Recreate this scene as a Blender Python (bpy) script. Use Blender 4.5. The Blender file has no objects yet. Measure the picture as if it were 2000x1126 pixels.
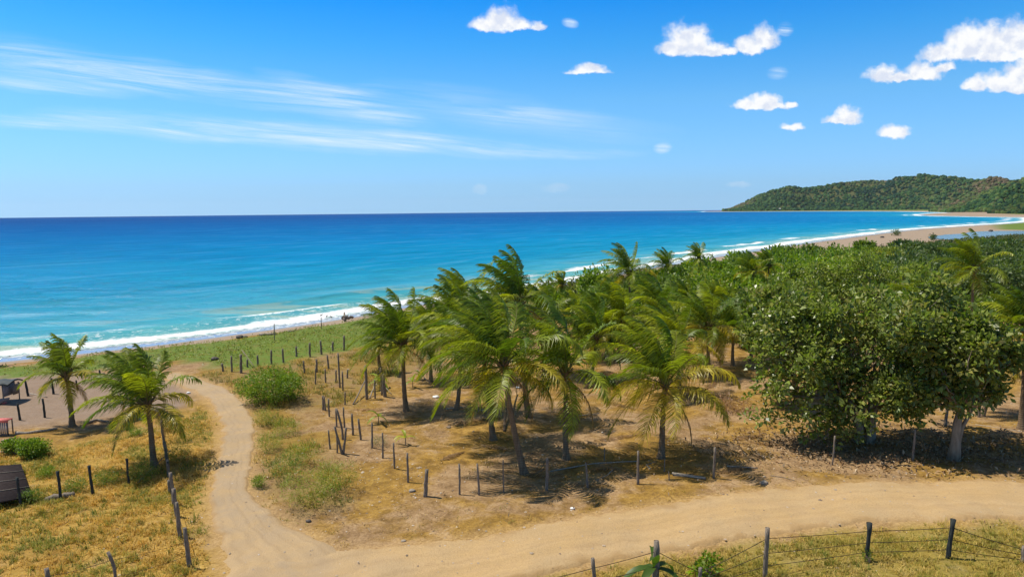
import bpy, math, random
import numpy as np
from mathutils import Vector, Matrix, noise as mnoise

S = bpy.context.scene
COL = S.collection

# ------------------------------------------------------------------ camera
CAM_H = 12.3          # above the flat land
SEA_Z = -2.5
F_PX = 1400.0         # focal length in pixels of a 2000 px wide picture
PITCH = math.atan((563 - 411.6) / F_PX)
ROLL = math.atan(0.01036)
RE = 7.3e6            # earth radius with refraction: far water drops below the horizon
Fv = Vector((0, math.cos(PITCH), -math.sin(PITCH)))
U0 = Vector((0, math.sin(PITCH), math.cos(PITCH)))
R0 = Vector((1, 0, 0))
Rv = R0 * math.cos(ROLL) - U0 * math.sin(ROLL)
Uv = U0 * math.cos(ROLL) + R0 * math.sin(ROLL)
cam_data = bpy.data.cameras.new("camera")
cam = bpy.data.objects.new("camera", cam_data)
COL.objects.link(cam)
cam.matrix_world = Matrix(((Rv.x, Uv.x, -Fv.x, 0), (Rv.y, Uv.y, -Fv.y, 0), (Rv.z, Uv.z, -Fv.z, CAM_H), (0, 0, 0, 1)))
cam_data.sensor_width = 36
cam_data.lens = 36 * F_PX / 2000
cam_data.clip_start = 0.5
cam_data.clip_end = 60000
S.camera = cam

# ------------------------------------------------------------------ light
SUN_EL = math.radians(64)
SHADOW = Vector((1.0, -0.30, 0)).normalized()      # where shadows fall
sun_dir = Vector((-SHADOW.x * math.cos(SUN_EL), -SHADOW.y * math.cos(SUN_EL), math.sin(SUN_EL)))
sl = bpy.data.lights.new("sun", 'SUN')
sl.energy = 5.0
sl.angle = math.radians(0.5)
sl.color = (1.0, 0.93, 0.80)
so = bpy.data.objects.new("sun", sl)
so.rotation_euler = sun_dir.to_track_quat('Z', 'Y').to_euler()
so.location = (0, 0, 300)
COL.objects.link(so)
S.view_settings.view_transform = 'Standard'
S.view_settings.look = 'None'
S.view_settings.gamma = 1
S.view_settings.exposure = 0.08
S.render.film_transparent = False
S.cycles.max_bounces = 6
S.cycles.transparent_max_bounces = 8
S.cycles.volume_bounces = 0
S.cycles.use_denoising = True


def pdir(px, py):
    return (Fv * F_PX + Rv * (px - 1000) + Uv * (563 - py)).normalized()


def project(p):
    d = Vector(p) - Vector((0, 0, CAM_H))
    z = d.dot(Fv)
    return 1000 + F_PX * d.dot(Rv) / z, 563 - F_PX * d.dot(Uv) / z


class NT:
    """small node helper"""
    def __init__(self, nt):
        self.nt = nt

    def n(self, typ, **kw):
        nd = self.nt.nodes.new(typ)
        for k, v in kw.items():
            setattr(nd, k, v)
        return nd

    def put(self, sock, v):
        if isinstance(v, bpy.types.NodeSocket):
            self.nt.links.new(v, sock)
        elif v is not None:
            try:
                sock.default_value = v
            except Exception:
                sock.default_value = (v[0], v[1], v[2], 1) if len(v) == 3 else v[:3]

    def math(self, op, a, b=None, c=None, clamp=False):
        nd = self.n('ShaderNodeMath', operation=op)
        nd.use_clamp = clamp
        self.put(nd.inputs[0], a)
        self.put(nd.inputs[1], b)
        self.put(nd.inputs[2], c)
        return nd.outputs[0]

    def vmath(self, op, a, b=None):
        nd = self.n('ShaderNodeVectorMath', operation=op)
        self.put(nd.inputs[0], a)
        self.put(nd.inputs[1], b)
        return nd.outputs['Value'] if op in ('LENGTH', 'DOT_PRODUCT') else nd.outputs[0]

    def mix(self, f, a, b, blend='MIX'):
        nd = self.n('ShaderNodeMix', data_type='RGBA', blend_type=blend)
        self.put(nd.inputs[0], f)
        self.put(nd.inputs[6], a)
        self.put(nd.inputs[7], b)
        return nd.outputs[2]

    def noise(self, vec, scale, detail=4, rough=0.55, dist=0.0):
        nd = self.n('ShaderNodeTexNoise')
        self.put(nd.inputs['Vector'], vec)
        nd.inputs['Scale'].default_value = scale
        nd.inputs['Detail'].default_value = detail
        nd.inputs['Roughness'].default_value = rough
        nd.inputs['Distortion'].default_value = dist
        return nd.outputs['Fac']

    def ramp(self, fac, stops, interp='LINEAR'):
        nd = self.n('ShaderNodeValToRGB')
        cr = nd.color_ramp
        cr.interpolation = interp
        while len(cr.elements) < len(stops):
            cr.elements.new(0.5)
        for e, (p, c) in zip(cr.elements, stops):
            e.position = p
            e.color = (c[0], c[1], c[2], 1) if not isinstance(c, (int, float)) else (c, c, c, 1)
        self.put(nd.inputs[0], fac)
        return nd.outputs[0]

    def smooth(self, v, a, b):
        nd = self.n('ShaderNodeMapRange', interpolation_type='SMOOTHSTEP')
        self.put(nd.inputs['Value'], v)
        nd.inputs['From Min'].default_value = a
        nd.inputs['From Max'].default_value = b
        return nd.outputs['Result']

    def lin(self, v, a, b, c=0.0, d=1.0):
        nd = self.n('ShaderNodeMapRange')
        self.put(nd.inputs['Value'], v)
        nd.inputs['From Min'].default_value = a
        nd.inputs['From Max'].default_value = b
        nd.inputs['To Min'].default_value = c
        nd.inputs['To Max'].default_value = d
        return nd.outputs['Result']

    def scale(self, vec, s):
        nd = self.n('ShaderNodeMapping')
        self.put(nd.inputs['Vector'], vec)
        nd.inputs['Scale'].default_value = s
        return nd.outputs[0]

    def attr(self, name, out='Fac'):
        nd = self.n('ShaderNodeAttribute', attribute_name=name)
        return nd.outputs[out]

    def bump(self, h, strength, dist):
        nd = self.n('ShaderNodeBump')
        nd.inputs['Strength'].default_value = strength
        nd.inputs['Distance'].default_value = dist
        self.put(nd.inputs['Height'], h)
        return nd.outputs[0]


# ------------------------------------------------------------------ world: Nishita sky, clouds
world = bpy.data.worlds.new("World")
S.world = world
world.use_nodes = True
wt = world.node_tree
wt.nodes.clear()
W = NT(wt)
sky = W.n('ShaderNodeTexSky', sky_type='NISHITA')
sky.sun_disc = False
sky.sun_elevation = SUN_EL
sky.sun_rotation = math.atan2(sun_dir.x, sun_dir.y)
sky.altitude = 0
sky.air_density = 1.0
sky.dust_density = 0.6
sky.ozone_density = 2.0
SKY_STRENGTH = 0.1
tc = W.n('ShaderNodeTexCoord')
sv = W.n('ShaderNodeSeparateXYZ')
W.put(sv.inputs[0], tc.outputs['Generated'])
sc_ = W.n('ShaderNodeCombineXYZ')
W.put(sc_.inputs[0], sv.outputs[0])
W.put(sc_.inputs[1], sv.outputs[1])
W.put(sc_.inputs[2], W.math('MAXIMUM', sv.outputs[2], 0.035))
W.put(sky.inputs['Vector'], W.vmath('NORMALIZE', sc_.outputs[0]))
# deep blue gain by elevation; unseen upper sky dimmed and greyed for shadow colour
gain = W.ramp(W.math('MULTIPLY', sv.outputs[2], 2.0), [(0.0, (0.315, 0.535, 0.92)), (0.07, (0.30, 0.53, 0.93)), (0.17, (0.29, 0.545, 0.86)), (0.29, (0.26, 0.56, 0.80)),
                                  (0.43, (0.115, 0.514, 0.825)), (0.55, (0.030, 0.45, 0.87)), (0.72, (0.10, 0.36, 0.60)), (0.92, (0.36, 0.37, 0.38))])
skycol = W.vmath('SCALE', W.mix(1.0, sky.outputs[0], gain, 'MULTIPLY'))
skycol.node.inputs['Scale'].default_value = 2.0
dsep = W.n('ShaderNodeSeparateXYZ')
W.put(dsep.inputs[0], tc.outputs['Generated'])
ysafe = W.math('MAXIMUM', dsep.outputs[1], 0.05)
uu = W.math('DIVIDE', dsep.outputs[0], ysafe)
vv = W.math('DIVIDE', dsep.outputs[2], ysafe)
uvn = W.n('ShaderNodeCombineXYZ')
W.put(uvn.inputs[0], uu)
W.put(uvn.inputs[1], vv)
uv = uvn.outputs[0]


def uv_of(px, py):
    d = pdir(px, py)
    return d.x / d.y, d.z / d.y


def blob(vec, px, py, w, h, ang=0, flat=False):
    u, v = uv_of(px, py)
    m = W.n('ShaderNodeMapping', vector_type='TEXTURE')
    W.put(m.inputs['Vector'], vec)
    m.inputs['Location'].default_value = (u, v, 0)
    m.inputs['Rotation'].default_value = (0, 0, math.radians(ang))
    m.inputs['Scale'].default_value = (w / F_PX, h / F_PX, 1)
    v_ = m.outputs[0]
    if flat:                               # cumulus: flat underside, domed top
        v_ = W.vmath('MINIMUM', v_, W.vmath('MULTIPLY', v_, (1.0, 2.4, 1.0)))
    return W.math('SUBTRACT', 1.0, W.vmath('LENGTH', v_))


def warp(vec, scale, amt, detail=4):
    nz = W.n('ShaderNodeTexNoise')
    W.put(nz.inputs['Vector'], vec)
    nz.inputs['Scale'].default_value = scale
    nz.inputs['Detail'].default_value = detail
    c = W.vmath('SUBTRACT', nz.outputs['Color'], (0.5, 0.5, 0.5))
    c = W.vmath('MULTIPLY', c, (amt, amt, 0))
    return W.vmath('ADD', vec, c)


uvw = warp(uv, 38, 0.013, 6)
uvw2 = warp(uvw, 130, 0.007, 5)
# (px, py, half width, half height) of each puff, grouped into clouds; bases are flat
PUFFS = [
    (978, 38, 36, 25), (950, 50, 34, 13), (1010, 49, 36, 12), (1050, 52, 18, 8),
    (1344, 78, 48, 29), (1312, 92, 30, 16), (1385, 96, 46, 14), (1420, 100, 26, 8), (1462, 88, 32, 18), (1492, 74, 32, 22),
    (1888, 86, 46, 36), (1935, 80, 52, 34), (1980, 76, 46, 34), (1850, 104, 54, 17), (1940, 106, 84, 15), (2020, 96, 60, 26),
    (1722, 146, 36, 16), (1760, 150, 44, 9), (1805, 140, 40, 18), (1842, 132, 26, 10),
    (2000, 146, 46, 30), (1948, 160, 44, 18), (1905, 166, 32, 13), (1985, 172, 60, 12), (1908, 162, 22, 14),
    (1155, 136, 34, 11), (1150, 140, 44, 6),
    (1490, 198, 40, 14), (1470, 205, 44, 10), (1510, 207, 34, 8), (1545, 204, 12, 6),
    (1655, 224, 26, 17), (1645, 235, 38, 9), (1550, 247, 26, 8), (1748, 257, 32, 13), (1085, 368, 28, 9), (938, 371, 14, 8), (1445, 360, 28, 6),
]
def cloud_field(vec):
    fl_ = None
    for b in PUFFS:
        f = blob(vec, b[0], b[1] + b[3] * .35, b[2] * 1.18, b[3] * 1.75, -0.6, True)
        if fl_ is None:
            fl_ = f
        else:
            nd = W.n('ShaderNodeMath', operation='SMOOTH_MAX')
            W.put(nd.inputs[0], fl_)
            W.put(nd.inputs[1], f)
            nd.inputs[2].default_value = 0.12
            fl_ = nd.outputs[0]
    return fl_


field = cloud_field(uvw2)
nzc = W.noise(uv, 55, 7, 0.6)
nzw = W.noise(uv, 16, 5, 0.55)
field_n = W.math('ADD', W.math('ADD', field, W.lin(nzc, 0.3, 0.7, -0.20, 0.16)), W.lin(nzw, 0.3, 0.7, -0.10, 0.06))
alpha = W.smooth(field_n, -0.03, 0.52)
# low wisps near the horizon are thin
alpha = W.math('MULTIPLY', alpha, W.lin(vv, 0.03, 0.075, 0.12, 0.97))
nzw2 = W.noise(W.vmath('ADD', uv, (-0.004, 0.010, 0)), 34, 6, 0.55)
nzw1 = W.noise(uv, 34, 6, 0.55)
lit = W.smooth(W.math('SUBTRACT', nzw1, nzw2), -0.16, 0.10)
lit = W.math('MAXIMUM', lit, W.smooth(field_n, 0.35, 0.05))
cloudcol = W.mix(lit, (0.74, 0.79, 0.91, 1), (1.0, 1.0, 1.0, 1))
# cirrus streaks
STREAKS = [  # px, py, half length, half width, image angle (down to the right positive), strength
    (150, 132, 330, 24, 7.5, 0.9), (420, 172, 300, 20, 7.5, 0.9), (650, 200, 190, 20, 12, 0.8), (745, 225, 120, 10, 13, 0.55),
    (620, 170, 130, 12, 14, 0.6), (700, 178, 100, 9, 5, 0.5),
    (60, 163, 230, 10, 6, 0.85), (80, 238, 180, 11, 5.5, 0.8),
    (340, 243, 300, 17, 6, 0.85), (600, 264, 330, 19, 4.0, 0.95), (850, 281, 330, 15, 4, 0.85), (1060, 293, 210, 9, 2, 0.5),
    (900, 210, 240, 26, 8, 0.42), (1120, 245, 230, 20, 6, 0.32), (1040, 222, 180, 10, 3, 0.42), (80, 92, 260, 14, 8, 0.28),
    (1200, 294, 90, 6, 1, 0.15), (1112, 43, 18, 7, 10, 1.6), (1542, 60, 18, 8, 15, 1.6), (1519, 142, 22, 8, 0, 1.5), (1295, 288, 20, 7, 0, 1.6),
]
uvc = warp(W.scale(uv, (1, 1, 1)), 6, 0.03, 3)
rotn = W.n('ShaderNodeMapping')
W.put(rotn.inputs['Vector'], uv)
rotn.inputs['Rotation'].default_value = (0, 0, math.radians(6.5))
ns = W.noise(W.scale(rotn.outputs[0], (3.2, 60, 1)), 1.0, 7, 0.68, 0.9)
ns2 = W.noise(W.scale(rotn.outputs[0], (9, 200, 1)), 1.0, 6, 0.65, 0.6)
cir = None
for (px, py, a, b, ang, st) in STREAKS:
    f = blob(uvc, px, py, a, b * 1.7, -ang)
    f = W.math('MULTIPLY', W.math('MAXIMUM', f, 0.0), st)
    cir = f if cir is None else W.math('ADD', cir, f)
cir = W.math('MINIMUM', cir, 1.0)
cn = W.math('MULTIPLY', W.lin(ns, 0.34, 0.62, 0.06, 1.1), W.lin(ns2, 0.28, 0.66, 0.45, 1.05))
cir_a = W.math('MULTIPLY', W.math('MULTIPLY', cir, cn), 0.74, clamp=True)
skyc = W.mix(cir_a, skycol, (8.0, 9.1, 9.9, 1))
cl10 = W.vmath('SCALE', cloudcol)
cl10.node.inputs['Scale'].default_value = 9.7
skyc = W.mix(alpha, skyc, cl10)
bg = W.n('ShaderNodeBackground')
W.put(bg.inputs['Color'], skyc)
bg.inputs['Strength'].default_value = SKY_STRENGTH
wo = W.n('ShaderNodeOutputWorld')
wt.links.new(bg.outputs[0], wo.inputs['Surface'])
try:
    world.cycles.sampling_method = 'MANUAL'
    world.cycles.sample_map_resolution = 512
except Exception:
    pass

# ------------------------------------------------------------------ geometry of the land


def unproject(px, py, z, curved=False):
    d = pdir(px, py)
    zz = z
    for _ in range(12):
        t = (zz - CAM_H) / d.z
        r = t * math.hypot(d.x, d.y)
        if not curved:
            break
        zz = z - r * r / (2 * RE)
    return (d.x * t, d.y * t)


# waterline, traced along the photo's beach and laid on the sea level
shore_px = [(0, 707), (150, 692), (320, 673), (400, 662), (500, 648), (600, 634), (700, 618), (850, 590), (1000, 570),
            (1130, 551), (1250, 528), (1400, 502), (1500, 487), (1600, 472), (1700, 459), (1800, 447.5), (1900, 441), (1985, 436), (2040, 431)]
shore = [unproject(x, y, SEA_Z) for x, y in shore_px]
s0 = shore[0]
spit = [unproject(x, y, SEA_Z, True) for x, y in [(2030, 424.5), (1990, 424), (1920, 423), (1860, 421.8), (1810, 420.6), (1800, 418.6), (1835, 416.2), (1860, 415.4)]]
head = [unproject(x, y, SEA_Z, True) for x, y in [(1830, 413.9), (1760, 412.8), (1700, 412.6), (1600, 412.6), (1500, 413.0), (1424, 413.4)]]
hd = head[-1]
land = [(s0[0] - 900, s0[1] - 640), (s0[0] - 120, s0[1] - 82), (s0[0] - 30, s0[1] - 22)] + shore + spit + head + \
       [(hd[0] - 60, hd[1] + 250), (hd[0] + 300, hd[1] + 1500), (12000, 9000), (16000, -3000), (-3000, -6000)]
LAND = np.array(land)
ARC = np.concatenate([[0], np.cumsum(np.hypot(*(np.diff(LAND, axis=0).T)))])


def poly_sd(P, poly, arc=None):
    """signed distance to a closed polygon, positive inside; P (N,2)"""
    n = len(poly)
    best = np.full(len(P), 1e18)
    al = np.zeros(len(P))
    inside = np.zeros(len(P), bool)
    for i in range(n):
        a = poly[i]
        b = poly[(i + 1) % n]
        ab = b - a
        ap = P - a
        t = np.clip((ap @ ab) / max(ab @ ab, 1e-9), 0, 1)
        dv = ap - t[:, None] * ab
        d = (dv ** 2).sum(1)
        m = d < best
        best[m] = d[m]
        if arc is not None:
            al[m] = arc[i] + t[m] * math.sqrt(ab @ ab)
        c = ((a[1] > P[:, 1]) != (b[1] > P[:, 1]))
        with np.errstate(divide='ignore', invalid='ignore'):
            xi = (b[0] - a[0]) * (P[:, 1] - a[1]) / (b[1] - a[1]) + a[0]
        inside ^= c & (P[:, 0] < xi)
    d = np.sqrt(best)
    sd = np.where(inside, d, -d)
    return (sd, al) if arc is not None else sd


def near_profile(sd):
    return np.interp(sd, [-400, -60, 0, 3, 7, 14, 24], [-16, -7, -2.5, -2.15, -1.5, -0.5, 0.0])


def far_profile(sd):
    return np.interp(sd, [-400, -60, 0, 12, 40, 90, 200], [-16, -5, -2.5, -2.0, -1.7, -1.62, -1.62])


def und(x, y):
    return (0.07 * np.sin(x * 0.31 + 1.3) * np.cos(y * 0.27) + 0.05 * np.sin(x * 0.71 + y * 0.53) + 0.035 * np.sin(x * 1.3 - y * 1.1 + 2)
            + 0.02 * np.sin(2.9 * x + 1.7 * y) * np.sin(2.3 * y - x))


def height(x, y, sd=None):
    x = np.asarray(x, float)
    y = np.asarray(y, float)
    if sd is None:
        sd = poly_sd(np.stack([x.ravel(), y.ravel()], 1), LAND).reshape(x.shape)
    f = np.clip((y - 110 + 0.35 * x) / 120, 0, 1)
    f = f * f * (3 - 2 * f)
    z = near_profile(sd) * (1 - f) + far_profile(sd) * f
    r2 = x * x + y * y
    u = und(x, y) * np.clip((sd - 3) / 10, 0, 1) * np.clip(1.3 - np.sqrt(r2) / 300, 0, 1)
    return z + u - r2 / (2 * RE)


def H(x, y):
    return float(height(np.array([x]), np.array([y]))[0])


def G(px, py):
    """the point of the land seen at a pixel of the photograph"""
    z = 0.0
    for _ in range(14):
        x, y = unproject(px, py, z)
        z = 0.5 * z + 0.5 * H(x, y)
    return Vector((x, y, H(x, y)))


def tall(px, yb, yt):
    """height of an upright thing from its base and top row"""
    p = G(px, yb)
    lo, hi = 0.0, 60.0
    for _ in range(30):
        m = (lo + hi) / 2
        if project(p + Vector((0, 0, m)))[1] > yt:
            lo = m
        else:
            hi = m
    return lo


def mpp(p):
    """metres per photo pixel at a point"""
    return (Vector(p) - Vector((0, 0, CAM_H))).dot(Fv) / F_PX


# ------------------------------------------------------------------ object helpers
def tag(o, label=None, cat=None, group=None, kind=None):
    if label:
        o['label'] = label
    if cat:
        o['category'] = cat
    if group:
        o['group'] = group
    if kind:
        o['kind'] = kind
    return o


def mesh_np(name, V, Fq, mat, parent=None, col=None, attrs=None, smooth=False, loc=None):
    V = np.asarray(V, np.float32)
    Fq = np.asarray(Fq, np.int32)
    me = bpy.data.meshes.new(name)
    k = Fq.shape[1]
    me.vertices.add(len(V))
    me.vertices.foreach_set('co', V.ravel())
    me.loops.add(Fq.size)
    me.loops.foreach_set('vertex_index', Fq.ravel())
    me.polygons.add(len(Fq))
    me.polygons.foreach_set('loop_start', np.arange(0, Fq.size, k, dtype=np.int32))
    me.update(calc_edges=True)
    me.validate()
    if smooth:
        me.polygons.foreach_set('use_smooth', np.ones(len(me.polygons), bool))
    if col is not None and len(me.vertices) == len(V):
        a = me.color_attributes.new('col', 'FLOAT_COLOR', 'POINT')
        c = np.ones((len(V), 4), np.float32)
        c[:, :3] = col
        a.data.foreach_set('color', c.ravel())
    if attrs:
        for nm, arr in attrs.items():
            a = me.attributes.new(nm, 'FLOAT', 'POINT')
            a.data.foreach_set('value', np.asarray(arr, np.float32))
    me.materials.append(mat)
    o = bpy.data.objects.new(name, me)
    COL.objects.link(o)
    if parent:
        o.parent = parent
    if loc is not None:
        o.location = loc
    return o


def empty(name, loc, rz=0):
    o = bpy.data.objects.new(name, None)
    o.empty_display_size = 0.3
    COL.objects.link(o)
    o.location = loc
    o.rotation_euler = (0, 0, rz)
    return o


class MB:
    """quad mesh collector"""
    def __init__(self):
        self.V, self.F, self.C, self.n = [], [], [], 0

    def add(self, V, Fq, c=(1, 1, 1)):
        V = np.asarray(V, float)
        self.V.append(V)
        self.F.append(np.asarray(Fq) + self.n)
        cc = np.asarray(c, float)
        if cc.ndim == 1:
            cc = np.tile(cc, (len(V), 1))
        self.C.append(cc)
        self.n += len(V)

    def tube(self, pts, rad, sides=8, c=(1, 1, 1), cap=True, rng=None, rough=0.0):
        pts = [Vector(p) for p in pts]
        m = len(pts)
        rad = [rad] * m if isinstance(rad, (int, float)) else rad
        V = []
        ref = Vector((0.31, 0.95, 0.05))
        for i, p in enumerate(pts):
            t = (pts[min(i + 1, m - 1)] - pts[max(i - 1, 0)]).normalized()
            a = t.cross(ref)
            if a.length < 1e-3:
                a = t.cross(Vector((1, 0, 0)))
            a.normalize()
            b = t.cross(a)
            for k in range(sides):
                th = 2 * math.pi * k / sides
                r = rad[i] * (1 + (rng.uniform(-rough, rough) if rng else 0))
                V.append(p + (a * math.cos(th) + b * math.sin(th)) * r)
        Fq = []
        for i in range(m - 1):
            for k in range(sides):
                k2 = (k + 1) % sides
                Fq.append((i * sides + k, i * sides + k2, (i + 1) * sides + k2, (i + 1) * sides + k))
        if cap:
            for base, p in (((m - 1) * sides, pts[-1]), (0, pts[0])):
                V.append(p)
                ci = len(V) - 1
                for k in range(0, sides, 2):
                    q = (base + k, base + k + 1, base + (k + 2) % sides, ci)
                    Fq.append(q if base else q[::-1])
        self.add([tuple(v) for v in V], Fq, c)

    def box(self, c0, sx, sy, sz, c=(1, 1, 1), rot=None):
        V = []
        for z in (-1, 1):
            for x, y in ((-1, -1), (1, -1), (1, 1), (-1, 1)):
                v = Vector((x * sx / 2, y * sy / 2, z * sz / 2))
                if rot:
                    v = rot @ v
                V.append(v + Vector(c0))
        self.add([tuple(v) for v in V], [(3, 2, 1, 0), (4, 5, 6, 7), (0, 1, 5, 4), (1, 2, 6, 5), (2, 3, 7, 6), (3, 0, 4, 7)], c)

    def build(self, name, mat, parent=None, smooth=False, loc=None):
        return mesh_np(name, np.concatenate(self.V), np.concatenate(self.F), mat, parent, np.concatenate(self.C), None, smooth, loc)


# ------------------------------------------------------------------ materials
def newmat(name):
    m = bpy.data.materials.new(name)
    m.use_nodes = True
    m.node_tree.nodes.clear()
    n = NT(m.node_tree)
    out = n.n('ShaderNodeOutputMaterial')
    return m, n, out


def principled(n, out, base, rough=0.8, spec=0.3, normal=None, metal=0.0):
    b = n.n('ShaderNodeBsdfPrincipled')
    n.put(b.inputs['Base Color'], base)
    n.put(b.inputs['Roughness'], rough)
    n.put(b.inputs['Specular IOR Level'], spec)
    n.put(b.inputs['Metallic'], metal)
    if normal is not None:
        n.put(b.inputs['Normal'], normal)
    n.nt.links.new(b.outputs[0], out.inputs[0])
    return b


def leaf_mat(name, rough=0.45, spec=0.4, trans=0.35, tint=(1.25, 1.3, 0.45), vary=0.35):
    """leaf with its colour in the mesh, light passing through it"""
    m, n, out = newmat(name)
    base = n.attr('col', 'Color')
    geo = n.n('ShaderNodeNewGeometry')
    nz = n.noise(geo.outputs['Position'], 1.6, 3)
    base = n.mix(n.lin(nz, 0.35, 0.65, 0.0, vary), base, n.mix(1.0, base, (1.35, 1.15, 0.6, 1), 'MULTIPLY'))
    b = n.n('ShaderNodeBsdfPrincipled')
    n.put(b.inputs['Base Color'], base)
    b.inputs['Roughness'].default_value = rough
    b.inputs['Specular IOR Level'].default_value = spec
    t = n.n('ShaderNodeBsdfTranslucent')
    n.put(t.inputs['Color'], n.mix(1.0, base, tint + (1,), 'MULTIPLY'))
    mx = n.n('ShaderNodeMixShader')
    mx.inputs[0].default_value = trans
    n.nt.links.new(b.outputs[0], mx.inputs[1])
    n.nt.links.new(t.outputs[0], mx.inputs[2])
    n.nt.links.new(mx.outputs[0], out.inputs[0])
    return m


M_PALM = leaf_mat('palm_leaf', 0.42, 0.36, 0.42)
M_ALMOND = leaf_mat('broad_leaf', 0.36, 0.5, 0.34, (1.05, 1.3, 0.5), 0.1)
M_SHRUB = leaf_mat('shrub_leaf', 0.45, 0.4, 0.38)
M_GRASS = leaf_mat('grass_blade', 0.6, 0.25, 0.35, (1.1, 1.1, 0.7))


def wood_mat(name, c1, c2, rings=0.0, scale=9.0):
    m, n, out = newmat(name)
    tcn = n.n('ShaderNodeTexCoord')
    ob = tcn.outputs['Object']
    nz = n.noise(n.scale(ob, (scale, scale, scale * 0.22)), 1.0, 6, 0.65)
    base = n.mix(n.lin(nz, 0.3, 0.7), c1 + (1,), c2 + (1,))
    h = nz
    if rings:
        s = n.n('ShaderNodeSeparateXYZ')
        n.put(s.inputs[0], ob)
        zz = n.math('ADD', n.math('MULTIPLY', s.outputs[2], rings), n.math('MULTIPLY', n.noise(ob, 3.0, 3), 2.0))
        r = n.math('POWER', n.math('ABSOLUTE', n.math('SINE', zz)), 0.5)
        base = n.mix(n.lin(r, 0.0, 0.6, 0.65, 0.0), base, (c1[0] * 0.4, c1[1] * 0.38, c1[2] * 0.36, 1))
        h = n.math('ADD', n.math('MULTIPLY', r, 0.7), nz)
    principled(n, out, base, 0.9, 0.15, n.bump(h, 0.6, 0.03))
    return m


M_TRUNK = wood_mat('palm_bark', (0.13, 0.088, 0.055), (0.29, 0.205, 0.13), rings=26, scale=8)
M_BARK = wood_mat('tree_bark', (0.17, 0.13, 0.09), (0.40, 0.32, 0.235), scale=6)
M_POST = wood_mat('weathered_post', (0.10, 0.082, 0.066), (0.34, 0.28, 0.22), scale=30)
M_POST_DARK = wood_mat('dark_post', (0.02, 0.026, 0.026), (0.07, 0.075, 0.07), scale=30)
M_DRIFT = wood_mat('driftwood', (0.22, 0.18, 0.14), (0.45, 0.39, 0.32), scale=12)
m, n, out = newmat('rusty_wire')
principled(n, out, (0.05, 0.036, 0.028, 1), 0.7, 0.2)
M_WIRE = m


def plain(name, c, rough=0.8, spec=0.3, var=0.25, scale=8.0):
    m, n, out = newmat(name)
    tcn = n.n('ShaderNodeTexCoord')
    nz = n.noise(tcn.outputs['Object'], scale, 5)
    lo = tuple(v * (1 - var) for v in c) + (1,)
    hi = tuple(min(1, v * (1 + var)) for v in c) + (1,)
    principled(n, out, n.mix(n.lin(nz, 0.3, 0.7), lo, hi), rough, spec, n.bump(nz, 0.3, 0.02))
    return m


M_STONE = plain('stone', (0.33, 0.28, 0.22), 0.9, 0.2)
M_ROCK = plain('dark_rock', (0.10, 0.085, 0.075), 0.7, 0.3)
M_WHITE = plain('white_plastic', (0.8, 0.8, 0.78), 0.5, 0.4, 0.05)
M_TARP = plain('dark_tarp', (0.045, 0.055, 0.055), 0.6, 0.3)
M_SHEET = plain('grey_sheet', (0.22, 0.20, 0.21), 0.6, 0.3)
M_DARK = plain('dark_flat_sheet', (0.045, 0.036, 0.036), 1.0, 0.02)
M_RED = plain('faded_red_paint', (0.62, 0.16, 0.14), 0.7, 0.3)
M_WALL = plain('white_wall', (0.8, 0.78, 0.74), 0.8, 0.2, 0.05)

# vertex-coloured plain surface (litter, forest)
m, n, out = newmat('dry_litter')
principled(n, out, n.attr('col', 'Color'), 0.85, 0.2)
M_LITTER = m
m, n, out = newmat('distant_foliage')
geo = n.n('ShaderNodeNewGeometry')
fb = n.noise(geo.outputs['Position'], 0.16, 5, 0.7)
base = n.mix(1.0, n.attr('col', 'Color'), n.ramp(fb, [(0.3, 0.55), (0.7, 1.35)]), 'MULTIPLY')
principled(n, out, base, 0.9, 0.1, n.bump(fb, 1.0, 5.0))
M_FOREST = m

# ------------------------------------------------------------------ region masks on the land


def gpoly(pts):
    return np.array([tuple(G(x, y)[:2]) for x, y in pts])


def soft(P, poly, w):
    return np.clip(poly_sd(P, poly) / w + 0.5, 0, 1)


path_l = [(318, 738), (352, 752), (395, 775), (424, 806), (434, 850), (428, 900), (410, 965), (414, 1010), (432, 1060), (440, 1110), (440, 1170)]
path_r = [(345, 727), (385, 738), (440, 757), (474, 787), (494, 830), (496, 872), (487, 920), (500, 975), (545, 1016), (640, 1062), (760, 1110)]
road_u = [(2350, 985), (2150, 958), (2000, 942), (1880, 938), (1700, 940), (1550, 951), (1400, 967), (1300, 982), (1200, 999), (1100, 1016), (1000, 1036), (900, 1052),
          (800, 1062), (700, 1070), (600, 1085), (480, 1105), (425, 1140), (330, 1250)]
road_d = [(2350, 1060), (2150, 1028), (2000, 1014), (1850, 1017), (1700, 1022), (1580, 1034), (1480, 1048), (1400, 1060), (1320, 1076), (1240, 1090), (1160, 1102), (1090, 1115),
          (1030, 1128), (960, 1150), (880, 1180), (800, 1220), (700, 1290), (560, 1420)]
PATH_L, PATH_R = gpoly(path_l), gpoly(path_r)
ROAD_U, ROAD_D = gpoly(road_u), gpoly(road_d)
PATH_POLY = np.concatenate([PATH_L, PATH_R[::-1]])
ROAD_POLY = np.concatenate([ROAD_U, ROAD_D[::-1]])
STRAW = gpoly([(-300, 860), (60, 880), (200, 855), (300, 832), (400, 790), (425, 830), (415, 930), (400, 980), (425, 1100), (425, 1300), (-500, 1300)])
SANDLOT = gpoly([(-300, 728), (0, 722), (200, 728), (350, 742), (395, 778), (330, 800), (200, 818), (110, 822), (0, 845), (-300, 870)])
VINES = gpoly([(-400, 740), (-100, 722), (30, 716), (205, 690), (320, 678), (400, 669), (500, 657), (600, 640), (700, 624), (850, 597), (860, 640), (700, 680), (600, 697),
               (500, 722), (430, 720), (380, 706), (320, 706), (200, 722), (100, 732), (0, 738)])
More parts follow.
